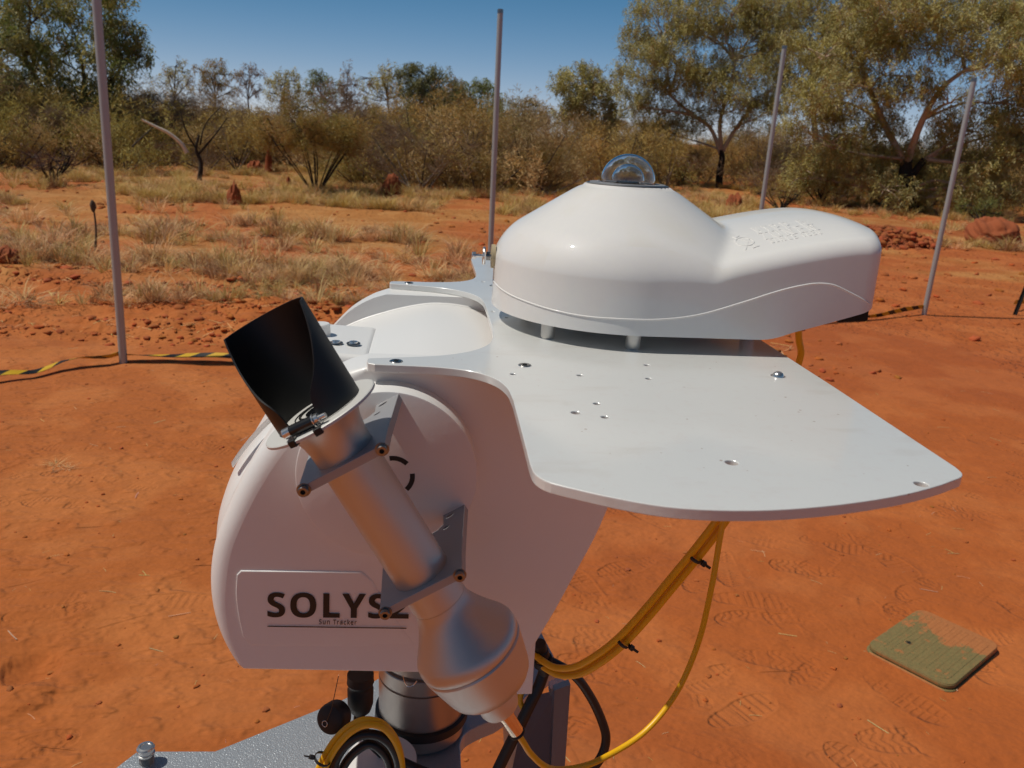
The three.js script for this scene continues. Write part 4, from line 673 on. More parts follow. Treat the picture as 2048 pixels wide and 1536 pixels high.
// ================================================================== stones, clods, litter
const mat4 = (p, s, yaw, tilt = 0, tz = 0) => new THREE.Matrix4().compose(p, new THREE.Quaternion().setFromEuler(new THREE.Euler(tilt, yaw, tz, 'YXZ')), s.isVector3 ? s : V(s, s, s));
function scatter(name, geo, mat, list, parent = scene, label) {   // list of [Matrix4, Color]
  const m = new THREE.InstancedMesh(geo, mat, list.length); list.forEach(([q, c], i) => { m.setMatrixAt(i, q); if (c) m.setColorAt(i, c); });
  m.name = parent === scene ? numbered(name) : name; m.userData.kind = 'stuff'; if (label) m.userData.label = label; setMesh(m); parent.add(m); return m;
}
{
  const r = rng(555), lists = [[], [], []], C = () => lin(rr(0.34, 0.48, r), rr(0.085, 0.13, r), rr(0.016, 0.03, r));
  const add = (x, z, s) => lists[Math.floor(r() * 3)].push([mat4(onLand(x, z).add(V(0, s * 0.15, 0)), V(s * rr(0.7, 1.4, r), s * rr(0.6, 1, r), s * rr(0.7, 1.3, r)), r() * 6.28), C()]);
  for (let k = 0; k < 30000; k++) { const d = rr(5.6, 9.6, r), x = rr(-8.5, 3.6, r); if (r() < bandClod(x, -d) * smooth(0.42, 0.56, fbm(x * 0.7, d * 4.2, 3, 201)) ) add(x, -d, 0.005 + 0.030 * r() ** 5); }
  for (let k = 0; k < 1700; k++) { const d = rr(1.8, 5.8, r), x = rr(-d * 0.7, d * 0.7, r); add(x, -d, 0.0012 + 0.009 * r() ** 7); }
  for (let k = 0; k < 2600; k++) { const d = rr(8, 24, r), x = rr(-d * 0.7, d * 0.7, r); add(x, -d, 0.008 + 0.05 * r() ** 6); }
  lists.forEach((l, i) => scatter('clods', clodGeo(i + 1, 1, 1.15), clodM, l, scene, 'loose red clods of earth'));
  // straw and twigs on the bare ground
  const bit = (() => { const g = grid((i, j) => V((j / 4 - 0.5), 0.01 + 0.02 * Math.sin(j / 4 * 3.1), (i - 0.5) * 0.045 + 0.06 * Math.sin(j / 4 * 2.2)), 1, 4); g.computeVertexNormals(); return g; })();
  const sl = []; for (let k = 0; k < 640; k++) { const d = rr(1.8, 9, r), x = rr(-d * 0.7, d * 0.7, r), s = 0.015 + 0.07 * r() ** 3; sl.push([mat4(onLand(x, -d).add(V(0, 0.001, 0)), V(s, s, Math.min(0.12, s)), r() * 6.28, rr(-0.15, 0.15, r)), lin(rr(0.5, 0.75, r), rr(0.32, 0.5, r), rr(0.14, 0.26, r))]); }
  for (let k = 0; k < 60; k++) { const c = [[640, 905, 0.5], [1230, 690, 0.5], [110, 1160, 0.12]][k % 3]; void c; }
  for (let k = 0; k < 5200; k++) { const d = rr(6.3, 14, r), x = rr(-d * 0.75, Math.min(d * 0.35, 3.4), r); if (fbm(x * 0.8 + 3, d * 1.7, 3, 241) < 0.47) continue; const s = 0.05 + 0.16 * r() ** 2; sl.push([mat4(onLand(x, -d).add(V(0, 0.006, 0)), V(s, s, Math.min(0.16, s)), r() * 6.28, rr(-0.2, 0.2, r)), lin(rr(0.55, 0.75, r), rr(0.35, 0.48, r), rr(0.14, 0.22, r))]); }
  scatter('straw_litter', bit, std({ color: 0xffffff, roughness: 0.9 }), sl, scene, 'bits of straw lying on the red earth');
}
{ // termite mounds and heaps
  const mound = (name, label, cat, px, py, hpx, wpx, seed, shape) => { const p = landAt(px, py), dist = Math.hypot(p.x, p.z), h = hpx / FPX * dist, w = wpx / FPX * dist;
    let g = new THREE.IcosahedronGeometry(1, 16); g.deleteAttribute('uv'); g.deleteAttribute('normal'); g = mergeVertices(g, 1e-4); const q = g.attributes.position;
    for (let i = 0; i < q.count; i++) { const x = q.getX(i), y = q.getY(i), z = q.getZ(i), n = 1 + (shape === 'heap' ? 0.3 : 0.55) * (fbm(x * 2.2 + seed * 7 + 30, y * 2.6 + z * 1.9 + 30, 5, seed) - 0.5) + 0.25 * (fbm(x * 7 + 30, y * 7 + z * 6 + 40, 3, seed + 4) - 0.5), yy = (y + 0.55) / 1.55, sq = shape === 'spire' ? 1 - 0.45 * Math.max(0, yy) ** 1.5 : shape === 'heap' ? 1 : 1; q.setXYZ(i, x * n * w / 2 * sq, (y + 0.45) / 1.45 * n * h, z * n * w / 2 * sq); }
    g.computeVertexNormals(); const t = thing(name, label, cat, p); part('earth', g, moundM, t); return t; };
  mound('termite_mound', 'knobbly red termite mound on bare soil right of the left post', 'termite mound', 469, 404, 38, 26, 3, 'spire');
  mound('termite_mound', 'slim upright dark red termite mound left of the big shrub', 'termite mound', 538, 345, 38, 15, 5, 'spire');
  mound('termite_mound', 'low rounded red termite mound beside the slim upright one', 'termite mound', 510, 342, 18, 26, 8, 'round');
  mound('termite_mound', 'small red termite mound just left of the big shrub stem', 'termite mound', 577, 374, 18, 10, 14, 'spire');
  mound('termite_mound', 'broad red termite mound between the big shrub and the middle post', 'termite mound', 783, 392, 38, 34, 9, 'round');
  mound('termite_mound', 'distant red termite mound left of the middle post', 'termite mound', 792, 324, 20, 18, 11, 'spire');
  mound('termite_mound', 'red termite mound behind the tail of the white sensor, near the slim gum trunk', 'termite mound', 1466, 420, 32, 28, 12, 'round');
  mound('termite_mound', 'small red termite mound right of the broad one, near the middle post', 'termite mound', 905, 352, 20, 15, 23, 'spire');
  mound('termite_mound', 'tiny distant red termite mound beyond the broad one', 'termite mound', 728, 330, 16, 13, 24, 'spire');
  mound('earth_mound', 'smooth red earth mound at the right, behind the far right post', 'mound', 1984, 486, 44, 84, 21, 'heap');
  mound('termite_mound', 'small dark stump-like mound in front of the left post', 'termite mound', 12, 528, 30, 40, 17, 'round');
  // heap of broken red earth under the big gum
  const hp = landAt(1752, 486), t = thing('earth_heap', 'heap of broken red earth in front of the big gum tree', 'heap', hp), r = rng(31), l = [[], []];
  const gs = []; let hg = new THREE.CircleGeometry(1, 40, 0, Math.PI * 2); hg = grid((i, j) => { const a = i / 40 * 2 * Math.PI, q = j / 14, n = fbm(Math.cos(a) * q * 3 + 9, Math.sin(a) * q * 3 + 9, 4, 61); return V(Math.cos(a) * q * 1.3, (1 - q * q) * (0.30 + 0.4 * (n - 0.4)) - 0.04, Math.sin(a) * q * 1.1); }, 40, 14, true); gs.push(smoothed(hg, 1.2));
  part('core', gs, moundM, t);
  for (let k = 0; k < 800; k++) { const a = r() * 6.28, q = Math.sqrt(r()), s = 0.02 + 0.075 * r() ** 2.5; l[k % 2].push([mat4(V(Math.cos(a) * q * 1.4, (1 - q * q) * 0.32 + s * 0.15, Math.sin(a) * q * 1.15), V(s, s * 0.8, s), r() * 6.28, r()), lin(rr(0.28, 0.40, r), rr(0.075, 0.105, r), 0.024)]); }
  l.forEach((q, i) => scatter('broken_clods', clodGeo(i + 5, 1), clodM, q, t));
}

// ================================================================== plants
function sprayGeo(n, L, W, len, droop, seed, up = 0) {   // twig with n narrow leaves, each two triangles folded a little
  const r = rng(seed), pos = [];
  for (let k = 0; k < n; k++) {
    const t = (k + 0.5) / n, a = r() * 6.28, b = V(Math.cos(r() * 6.28) * 0.3 * len * r(), (t - 0.5) * len * (up ? 1 : -1), Math.sin(r() * 6.28) * 0.3 * len * r());
    const d = V(Math.cos(a), up ? rr(0.3, 1.2, r) : -droop * rr(0.4, 1.5, r), Math.sin(a)).normalize(), s = V(-d.z, rr(-0.6, 0.6, r), d.x).normalize(), l = L * rr(0.7, 1.25, r), w = W * rr(0.8, 1.2, r), m = b.clone().addScaledVector(d, l * 0.45), e = b.clone().addScaledVector(d, l).add(V(0, -0.1 * l, 0)), p1 = m.clone().addScaledVector(s, w / 2), p2 = m.clone().addScaledVector(s, -w / 2);
    for (const v of [b, p1, e, b, e, p2]) pos.push(v.x, v.y, v.z);
  }
  const g = new THREE.BufferGeometry(); g.setAttribute('position', new THREE.Float32BufferAttribute(pos, 3)); g.computeVertexNormals(); return g;
}
const leafM = phys({ color: 0xffffff, roughness: 0.95, transmission: 0.35, thickness: 0 }), twigM = phys({ color: 0xffffff, roughness: 0.95, transmission: 0.3, thickness: 0 });
const gumSprays = [sprayGeo(14, 0.15, 0.036, 0.34, 0.8, 5), sprayGeo(14, 0.15, 0.036, 0.3, 0.45, 6)];
const fineSprays = [sprayGeo(18, 0.14, 0.016, 0.34, 0, 7, 1), sprayGeo(18, 0.13, 0.014, 0.32, 0, 8, 1)];
const twigSprays = [sprayGeo(12, 0.28, 0.009, 0.3, 0, 9, 1)];
const barkPale = std({ map: dataTex(256, (u, v) => { const k = 0.55 + 0.45 * fbm(u * 5, v * 14, 4, 171), b = smooth(0.5, 0.7, fbm(u * 4, v * 4, 3, 173)); return [toS(0.62 * k + 0.04 * b), toS(0.47 * k - 0.06 * b), toS(0.35 * k - 0.07 * b)]; }, true), roughness: 0.85 });
const barkDark = std({ map: dataTex(256, (u, v) => { const k = 0.5 + 0.7 * fbm(u * 6, v * 20, 4, 175); return [toS(0.035 * k), toS(0.026 * k), toS(0.02 * k)]; }, true), roughness: 0.95 });
const barkBrown = std({ map: dataTex(256, (u, v) => { const k = 0.5 + 0.7 * fbm(u * 6, v * 16, 4, 177); return [toS(0.13 * k), toS(0.085 * k), toS(0.06 * k)]; }, true), roughness: 0.95 });
function plant(name, label, cat, o) {   // o: base pixel or point, dist, clumps in photo pixels at the plant's distance
  const r = rng(o.seed), base = o.base, dist = Math.hypot(base.x, base.z), k = dist / FPX;
  const t = thing(name, label, cat, base, 0, o.group), local = (p) => p.clone().sub(base);
  const view = V(base.x, 0, base.z).normalize();
  const cl = o.clumps.map(([px, py, rx, ry, dz]) => ({ c: local(along(px, py, dist + (dz ?? rr(-1, 1, r) * o.depth))), rx: rx * k * (o.wide ?? 1), ry: ry * k * (o.wide ?? 1) }));
  const trunkPts = o.trunk.map(([px, py, dz]) => local(along(px, py, dist + (dz ?? 0)))); trunkPts[0].y = -0.12;
  const trunks = [lightTube(trunkPts, o.r0, o.r1 ?? o.r0 * 0.6, 12, 14)], limbs = [];
  for (const x of o.stems ?? []) (x.pale ? limbs : trunks).push(lightTube(x.pts.map(([px, py, dz]) => local(along(px, py, dist + (dz ?? 0)))), x.r0, x.r1, 10, 12));
  part('trunk', trunks, o.bark, t, o.trunkLabel);
  const forks = [...trunkPts.slice(1), ...(o.stems ?? []).flatMap(x => x.pts.slice(1).map(([px, py, dz]) => local(along(px, py, dist + (dz ?? 0)))))];
  const list = gumSprays.map(() => []), sprays = o.sprays ?? gumSprays, S = o.size ?? 1;
  for (const { c, rx, ry } of cl) {
    const ok = forks.filter(f => f.y < c.y + 0.2), src = (ok.length ? ok : forks).reduce((a, b) => a.distanceTo(c) < b.distanceTo(c) ? a : b);
    const mid = src.clone().lerp(c, 0.5).add(V(rr(-0.2, 0.2, r) * rx, rr(-0.15, 0.35, r) * ry, rr(-0.2, 0.2, r) * rx));
    if (!o.noLimbs) limbs.push(lightTube([src, mid, c], (o.limb ?? 0.05) * rr(0.7, 1.1, r), 0.014, 6, 6));
    const ends = [];
    for (let q = 0; q < (o.subs ?? 5); q++) { const a = r() * 6.28, u = rr(-0.5, 0.8, r), e = c.clone().add(V(Math.cos(a) * rx * 0.8, u * ry, Math.sin(a) * rx * 0.8)); ends.push(e); if (!o.noLimbs) limbs.push(lightTube([mid.clone().lerp(c, rr(0.2, 0.9, r)), c.clone().lerp(e, 0.5).add(V(0, 0.1 * ry, 0)), e], 0.02 * (o.twig ?? 1), 0.006, 5, 4)); }
    const subs = ends.map(e => ({ e, s: rr(0.28, 0.5, r) }));
    const n = Math.ceil(o.density * rx * ry);
    for (let q = 0; q < n; q++) { // leaves gather round the ends of the twigs
      const b = subs[Math.floor(r() * subs.length)], loose = r() < 0.3; let v; do { v = V(rr(-1, 1, r), rr(-1, 1, r), rr(-1, 1, r)); } while (v.lengthSq() > 1);
      const m = loose ? c.clone().add(V(v.x * rx, v.y * ry, v.z * rx)) : b.e.clone().add(V(v.x * rx * b.s * 1.3, v.y * ry * b.s, v.z * rx * b.s * 1.3));
      const w = rr(0.75, 1.25, r), cc = o.colour(r, (m.y - c.y) / ry); list[q % sprays.length] ??= []; list[q % sprays.length].push([mat4(m, S * rr(0.7, 1.3, r), r() * 6.28, rr(-0.5, 0.5, r), rr(-0.5, 0.5, r)), cc.multiplyScalar(w)]);
    }
  }
  void view; if (limbs.length) tag(part('limbs', limbs, o.limbBark ?? o.bark, t), null, null, null, 'stuff');
  list.filter(l => l.length).forEach((l, i) => scatter('crown', sprays[i], o.leaf ?? leafM, l, t));
  return t;
}
const gumCol = (r) => { const k = r(); return k < 0.62 ? lin(0.41, 0.35, 0.092) : k < 0.88 ? lin(0.50, 0.44, 0.19) : lin(0.34, 0.21, 0.06); };
const greenCol = (r) => r() < 0.7 ? lin(0.20, 0.23, 0.045) : lin(0.28, 0.245, 0.07);
const scrubCol = (r) => { const k = r(); return k < 0.5 ? lin(0.36, 0.245, 0.06) : k < 0.8 ? lin(0.30, 0.245, 0.055) : lin(0.38, 0.23, 0.085); };
const greyCol = (r) => r() < 0.5 ? lin(0.33, 0.235, 0.15) : lin(0.26, 0.17, 0.10);
const at2 = (px, py) => landAt(px, py);

plant('gum_tree', 'large olive gum tree with a black forked trunk at the right', 'tree', { base: at2(1815, 424), wide: 1.1, seed: 401, depth: 1.4, r0: 0.30, r1: 0.16, limb: 0.065, density: 330, size: 0.82, subs: 7, bark: barkDark, limbBark: barkPale, colour: gumCol,
  trunk: [[1822, 424], [1818, 385], [1810, 350], [1815, 318]], stems: [{ pts: [[1762, 414], [1790, 385], [1815, 360], [1850, 318]], r0: 0.16, r1: 0.1 }, { pts: [[1812, 330], [1845, 240, -0.5], [1885, 175, -0.8], [1930, 140, -1]], r0: 0.12, r1: 0.05, pale: 1 }, { pts: [[1812, 330], [1770, 250], [1740, 180], [1720, 120]], r0: 0.11, r1: 0.05, pale: 1 }],
  trunkLabel: 'black, fire-scarred forked trunk',
  clumps: [[1640, 120, 62, 52], [1725, 78, 78, 62], [1830, 60, 78, 62], [1925, 62, 74, 66], [2005, 95, 66, 72], [1880, 10, 70, 40], [1780, 20, 70, 40], [1622, 205, 66, 52], [1695, 180, 74, 58], [1775, 150, 66, 52], [1725, 262, 76, 56], [1645, 290, 60, 48], [1612, 352, 46, 34], [1690, 350, 56, 44], [1785, 322, 60, 48], [1770, 380, 40, 30], [1880, 322, 66, 56], [1955, 262, 62, 56], [1925, 372, 50, 40], [2030, 210, 50, 56], [2035, 310, 46, 66], [1990, 390, 40, 26], [1870, 395, 40, 26], [1735, 400, 30, 20], [1905, 205, 34, 26, -1.2], [2085, 120, 60, 80], [2100, 260, 60, 80]] });
plant('gum_tree', 'olive gum tree with one slim trunk charred black at its foot, behind the sensor tail', 'tree', { base: at2(1438, 376), wide: 1.16, seed: 402, depth: 1.3, r0: 0.16, r1: 0.11, limb: 0.055, density: 310, size: 0.82, subs: 7, bark: barkDark, limbBark: barkPale, colour: gumCol,
  trunk: [[1438, 376], [1440, 340], [1444, 318], [1442, 300]], stems: [{ pts: [[1443, 312], [1420, 255], [1385, 230], [1340, 190]], r0: 0.09, r1: 0.05, pale: 1 }, { pts: [[1443, 305], [1470, 260], [1505, 215], [1530, 205]], r0: 0.09, r1: 0.05, pale: 1 }, { pts: [[1443, 300], [1440, 240], [1460, 180], [1470, 120]], r0: 0.09, r1: 0.05, pale: 1 }],
  trunkLabel: 'slim trunk charred black at the foot',
  clumps: [[1322, 52, 52, 44], [1392, 20, 62, 44], [1470, 12, 66, 44], [1540, 30, 50, 44], [1290, 112, 40, 34], [1350, 110, 56, 46], [1425, 88, 66, 52], [1500, 98, 62, 52], [1555, 120, 36, 40], [1285, 172, 46, 38], [1345, 178, 54, 46], [1412, 165, 56, 46], [1482, 168, 54, 48], [1535, 190, 38, 40], [1312, 232, 40, 30], [1375, 232, 46, 32], [1510, 240, 40, 28], [1348, 272, 36, 24], [1465, 225, 38, 28], [1268, 215, 26, 24]] });
plant('gum_tree', 'tall gum tree whose crown fills the gap between the two big gums at the right', 'tree', { base: at2(1640, 372).setY(0), seed: 403, depth: 1.6, r0: 0.18, r1: 0.1, limb: 0.08, density: 150, size: 1.25, bark: barkPale, colour: gumCol,
  trunk: [[1640, 366], [1632, 280], [1625, 200], [1630, 110]], clumps: [[1600, 30, 60, 46], [1668, 10, 64, 46], [1625, 90, 60, 46], [1560, 70, 40, 36], [1700, 60, 50, 44], [1590, 150, 46, 40], [1655, 150, 46, 40], [1760, -10, 60, 40]] });
plant('gum_tree', 'pale-leaved gum tree at the right edge of the photo', 'tree', { base: at2(2030, 404), seed: 404, depth: 1.2, r0: 0.1, r1: 0.06, limb: 0.06, density: 200, size: 1.1, bark: barkBrown, limbBark: barkPale, colour: gumCol,
  trunk: [[2020, 408], [2018, 370], [2005, 330], [2020, 280]], clumps: [[2010, 320, 40, 30], [2060, 300, 50, 40], [2030, 250, 46, 36], [2080, 360, 46, 36], [2000, 20, 50, 44], [2060, 40, 56, 50]] });
plant('broad_green_tree', 'leafy green tree at the top left, cut by the edge of the photo', 'tree', { base: along(150, 0, 35).setY(0), seed: 405, depth: 1.7, r0: 0.17, r1: 0.10, limb: 0.08, density: 120, size: 1.35, bark: barkBrown, limbBark: barkBrown, colour: (r, y) => r() < 0.5 ? greenCol(r) : gumCol(r),
  trunk: [[150, 352], [158, 280], [165, 220], [170, 160]], stems: [{ pts: [[163, 230], [215, 180], [245, 130]], r0: 0.1, r1: 0.05 }, { pts: [[160, 260], [95, 190], [50, 120]], r0: 0.12, r1: 0.06 }],
  clumps: [[20, 60, 46, 46], [85, 30, 50, 40], [140, 48, 56, 48], [205, 30, 46, 40], [-30, 110, 60, 60], [45, 130, 60, 48], [120, 120, 58, 52], [190, 95, 50, 46], [245, 85, 30, 34], [262, 105, 32, 30], [228, 140, 46, 36], [285, 112, 14, 18], [30, 200, 60, 44], [100, 195, 56, 40], [165, 180, 50, 44], [-20, 250, 50, 40], [60, 250, 46, 34], [215, 188, 36, 28], [60, -20, 60, 40], [180, -10, 60, 36]] });
const farTree = (label, px, py, clumps, seed, col = greenCol, bark = barkBrown, dens = 90) => plant('distant_tree', label, 'tree', { base: along(px, 0, py).setY(0), seed, depth: 0.9, r0: 0.08, r1: 0.03, limb: 0.035, density: dens * 1.1, size: 1.3, subs: 6, bark, colour: col,
  trunk: [[px, 320], [px + 4, 260], [px - 2, (clumps[0][1] + 260) / 2], [clumps[0][0], clumps[0][1] + clumps[0][3] * 0.9]], clumps: clumps.flatMap(([x, y, a, b], i) => [[x, y, a, b], [x + (i % 2 ? 8 : -8), y + b * 1.5, a * 0.85, b * 0.9], [x + (i % 2 ? -6 : 6), y + b * 2.9, a * 0.7, b * 0.9]]) });
farTree('dark dense tree rising above the scrub left of the middle post', 868, 46, [[852, 150, 36, 20], [885, 165, 34, 26], [835, 185, 32, 26], [872, 205, 40, 30], [905, 205, 26, 30], [820, 150, 22, 12]], 411, (r) => r() < 0.5 ? lin(0.15, 0.15, 0.04) : lin(0.20, 0.175, 0.05), barkDark, 150);
farTree('round green tree just left of the middle post', 948, 50, [[940, 172, 34, 18], [965, 190, 30, 22], [930, 198, 26, 18], [980, 215, 22, 18]], 412, greenCol, barkBrown, 110);
farTree('sparse grey tree with see-through crown between the dark dense tree and the scrub shoulder', 777, 54, [[775, 140, 20, 16], [755, 160, 24, 14], [795, 152, 18, 14], [730, 158, 18, 8]], 413, gumCol, barkBrown, 55);
farTree('green tree behind the white domed sensor, right of the middle post', 1160, 44, [[1150, 150, 38, 24], [1185, 140, 22, 18], [1200, 170, 36, 28], [1130, 175, 26, 22], [1165, 195, 36, 26], [1225, 190, 26, 26]], 414, gumCol, barkPale, 120);
farTree('wide flat-topped tree above the scrub, second from the left post', 432, 58, [[430, 135, 26, 12], [405, 145, 22, 12], [452, 150, 22, 12]], 415, scrubCol, barkBrown, 70);
farTree('wispy pale tree above the scrub nearest the left post', 352, 60, [[350, 132, 18, 12], [370, 148, 18, 10], [335, 150, 16, 10]], 416, gumCol, barkBrown, 40);
farTree('bare grey tree with hardly any leaves above the scrub', 498, 60, [[500, 138, 18, 16], [480, 150, 16, 10], [515, 152, 16, 10]], 417, greyCol, barkBrown, 30);
farTree('small olive tree above the scrub over the big shrub, left one of two', 570, 58, [[570, 148, 24, 14], [590, 162, 18, 14], [552, 165, 18, 14]], 418, gumCol, barkBrown, 70);
farTree('small green tree above the scrub over the big shrub, right one of two', 645, 58, [[640, 152, 22, 12], [660, 165, 22, 14], [622, 168, 18, 12]], 419, greenCol, barkBrown, 75);
farTree('thin dead-topped tree left of the sparse grey tree', 695, 56, [[695, 150, 12, 22], [680, 172, 22, 12], [712, 172, 18, 12]], 420, greyCol, barkBrown, 45);
farTree('low olive tree in the skyline right of the middle post', 1050, 55, [[1050, 205, 30, 12], [1080, 212, 24, 12], [1020, 208, 20, 12]], 421, scrubCol, barkBrown, 80);

// shrubs one can tell apart
function shrub(label, px, py, top, wpx, seed, col, o = {}) {
  const base = o.dist ? along(px, 0, o.dist).setY(0) : at2(px, py), r = rng(seed), H = py - top, clumps = [], stems = [];
  const n = o.n ?? 12; for (let k = 0; k < n; k++) { const u = rr(-1, 1, r), v = r(); clumps.push([px + u * wpx * 0.42 * (0.6 + 0.4 * v), top + H * (0.12 + 0.42 * (1 - v) + 0.12 * Math.abs(u)), wpx * rr(0.10, 0.17, r), H * rr(0.08, 0.14, r)]); }
  for (let k = 0; k < (o.stems ?? 9); k++) { const u = rr(-1, 1, r); stems.push({ pts: [[px + u * 6, py], [px + u * wpx * 0.16, py - H * 0.25], [px + u * wpx * 0.3, py - H * 0.48], [px + u * wpx * 0.42, top + H * rr(0.15, 0.35, r)]], r0: 0.028 * (o.thick ?? 1), r1: 0.008 * (o.thick ?? 1) }); }
  return plant(o.name ?? 'shrub', label, 'shrub', { base, seed, depth: wpx / FPX * 7, r0: 0.035 * (o.thick ?? 1), r1: 0.012 * (o.thick ?? 1), limb: 0.018 * Math.min(1, 2 * (o.thick ?? 1)), twig: 0.6 * (o.thick ?? 1), density: o.density ?? 300, size: o.size ?? 1, bark: o.bark ?? barkDark, colour: col, sprays: o.sprays ?? fineSprays, leaf: twigM, trunk: [[px, py], [px + 3, py - H * 0.3], [px - 3, py - H * 0.55], [px + 4, top + H * 0.2]], stems, clumps, subs: 5 });
}
shrub('big olive-brown vase-shaped shrub with many dark stems, left of the middle post', 632, 388, 186, 270, 501, scrubCol, { n: 26, stems: 16, density: 260, thick: 0.6 });
shrub('brown twiggy shrub just right of the left post', 290, 322, 178, 190, 502, greyCol, { n: 14, density: 170, sprays: twigSprays });
shrub('olive shrub at the left edge of the photo', 20, 320, 165, 150, 503, scrubCol, { n: 14 });
shrub('dark low shrub beside the pale dead branch', 425, 320, 200, 150, 504, scrubCol, { n: 12, density: 240 });
shrub('grey leafless bush left of the left post', 120, 330, 205, 170, 505, greyCol, { n: 12, density: 150, sprays: twigSprays });
shrub('pinkish bare bush at the foot of the left post', 105, 372, 295, 110, 506, (r) => lin(0.16, 0.09, 0.07), { n: 9, density: 130, sprays: twigSprays });
shrub('olive-yellow shrub between the big vase-shaped shrub and the dark dense tree', 745, 300, 205, 140, 507, scrubCol, { n: 12 });
shrub('grey-brown shrub with a fallen black log below it, left of the middle post', 880, 302, 215, 150, 508, greyCol, { n: 11, density: 170, sprays: twigSprays });
shrub('brown twiggy shrub right of the middle post', 1040, 325, 215, 130, 509, greyCol, { n: 11, density: 170, sprays: twigSprays });
shrub('bare brown shrub between the glass dome and the slim gum trunk', 1362, 368, 270, 110, 510, greyCol, { n: 9, density: 130, sprays: twigSprays });
shrub('olive scrubby shrub left of the slim gum trunk', 1290, 345, 230, 140, 511, scrubCol, { n: 11 });
shrub('olive shrub behind the third post', 1540, 345, 250, 140, 512, scrubCol, { n: 11 });
shrub('brown shrub on the skyline behind the glass dome', 1190, 315, 205, 170, 513, scrubCol, { n: 13 });
shrub('green low bush at the right of the big gum, behind the far right post', 1962, 445, 400, 110, 514, greenCol, { n: 9, density: 260 });
shrub('green suckering bush at the foot of the big gum', 1640, 408, 330, 130, 515, gumCol, { n: 12, density: 260, sprays: gumSprays, size: 0.8 });
shrub('low bush left of the big gum trunk, behind the earth heap', 1560, 420, 372, 120, 516, scrubCol, { n: 9, density: 220 });
{ // dead tree with a pale arching branch
  const base = at2(398, 360), d = Math.hypot(base.x, base.z), L = (px, py, dz = 0) => along(px, py, d + dz).sub(base), t = thing('dead_tree', 'small dead tree with one pale branch arching to the left', 'dead tree', base);
  const b0 = L(398, 360); b0.y = -0.05;
  part('trunk', [lightTube([b0, L(402, 325), L(392, 300), L(398, 270)], 0.07, 0.03, 9, 10), lightTube([L(396, 310), L(430, 270), L(455, 235)], 0.035, 0.012, 7, 8), lightTube([L(394, 300), L(372, 262), L(360, 220)], 0.03, 0.01, 7, 8), lightTube([L(400, 290), L(410, 250), L(440, 215)], 0.025, 0.008, 6, 8)], barkDark, t);
  part('pale_branch', lightTube([L(388, 305), L(378, 288), L(352, 266), L(328, 254), L(300, 240)].map(p => p.add(V(0, 0, 0.5))), 0.06, 0.028, 9, 14), std({ color: lin(0.74, 0.64, 0.52), roughness: 0.8 }), t, 'bleached pale arching branch');
  for (const [a, b, c, e] of [[420, 330, 470, 300], [385, 320, 330, 350], [400, 300, 350, 240], [410, 280, 470, 250], [380, 290, 300, 300]]) part('twig', lightTube([L(a, b), L((a + c) / 2, (b + e) / 2 - 8), L(c, e)], 0.014, 0.004, 5, 6), barkBrown, t);
  const lg = thing('charred_stump', 'short black charred stump left of the middle post', 'stump', at2(926, 304)); const dd = Math.hypot(lg.position.x, lg.position.z), k = dd / FPX;
  part('wood', clodGeo(31, 3, 0.6).scale(9 * k, 22 * k, 9 * k).translate(0, 13 * k, 0), barkDark, lg);
  const st = thing('dry_stalk', 'single dark dry stalk standing in the grass left of the left post', 'stalk', at2(190, 505)), sd = Math.hypot(st.position.x, st.position.z), q = (px, py) => along(px, py, sd).sub(st.position);
  part('stem', [lightTube([V(0, -0.02, 0), q(192, 460), q(186, 405)], 0.016, 0.009, 6, 8)], barkBrown, st); part('seed_head', clodGeo(33, 2, 0.6).scale(0.03, 0.09, 0.03).translate(q(186, 412).x, q(186, 412).y, q(186, 412).z), barkBrown, st);
}
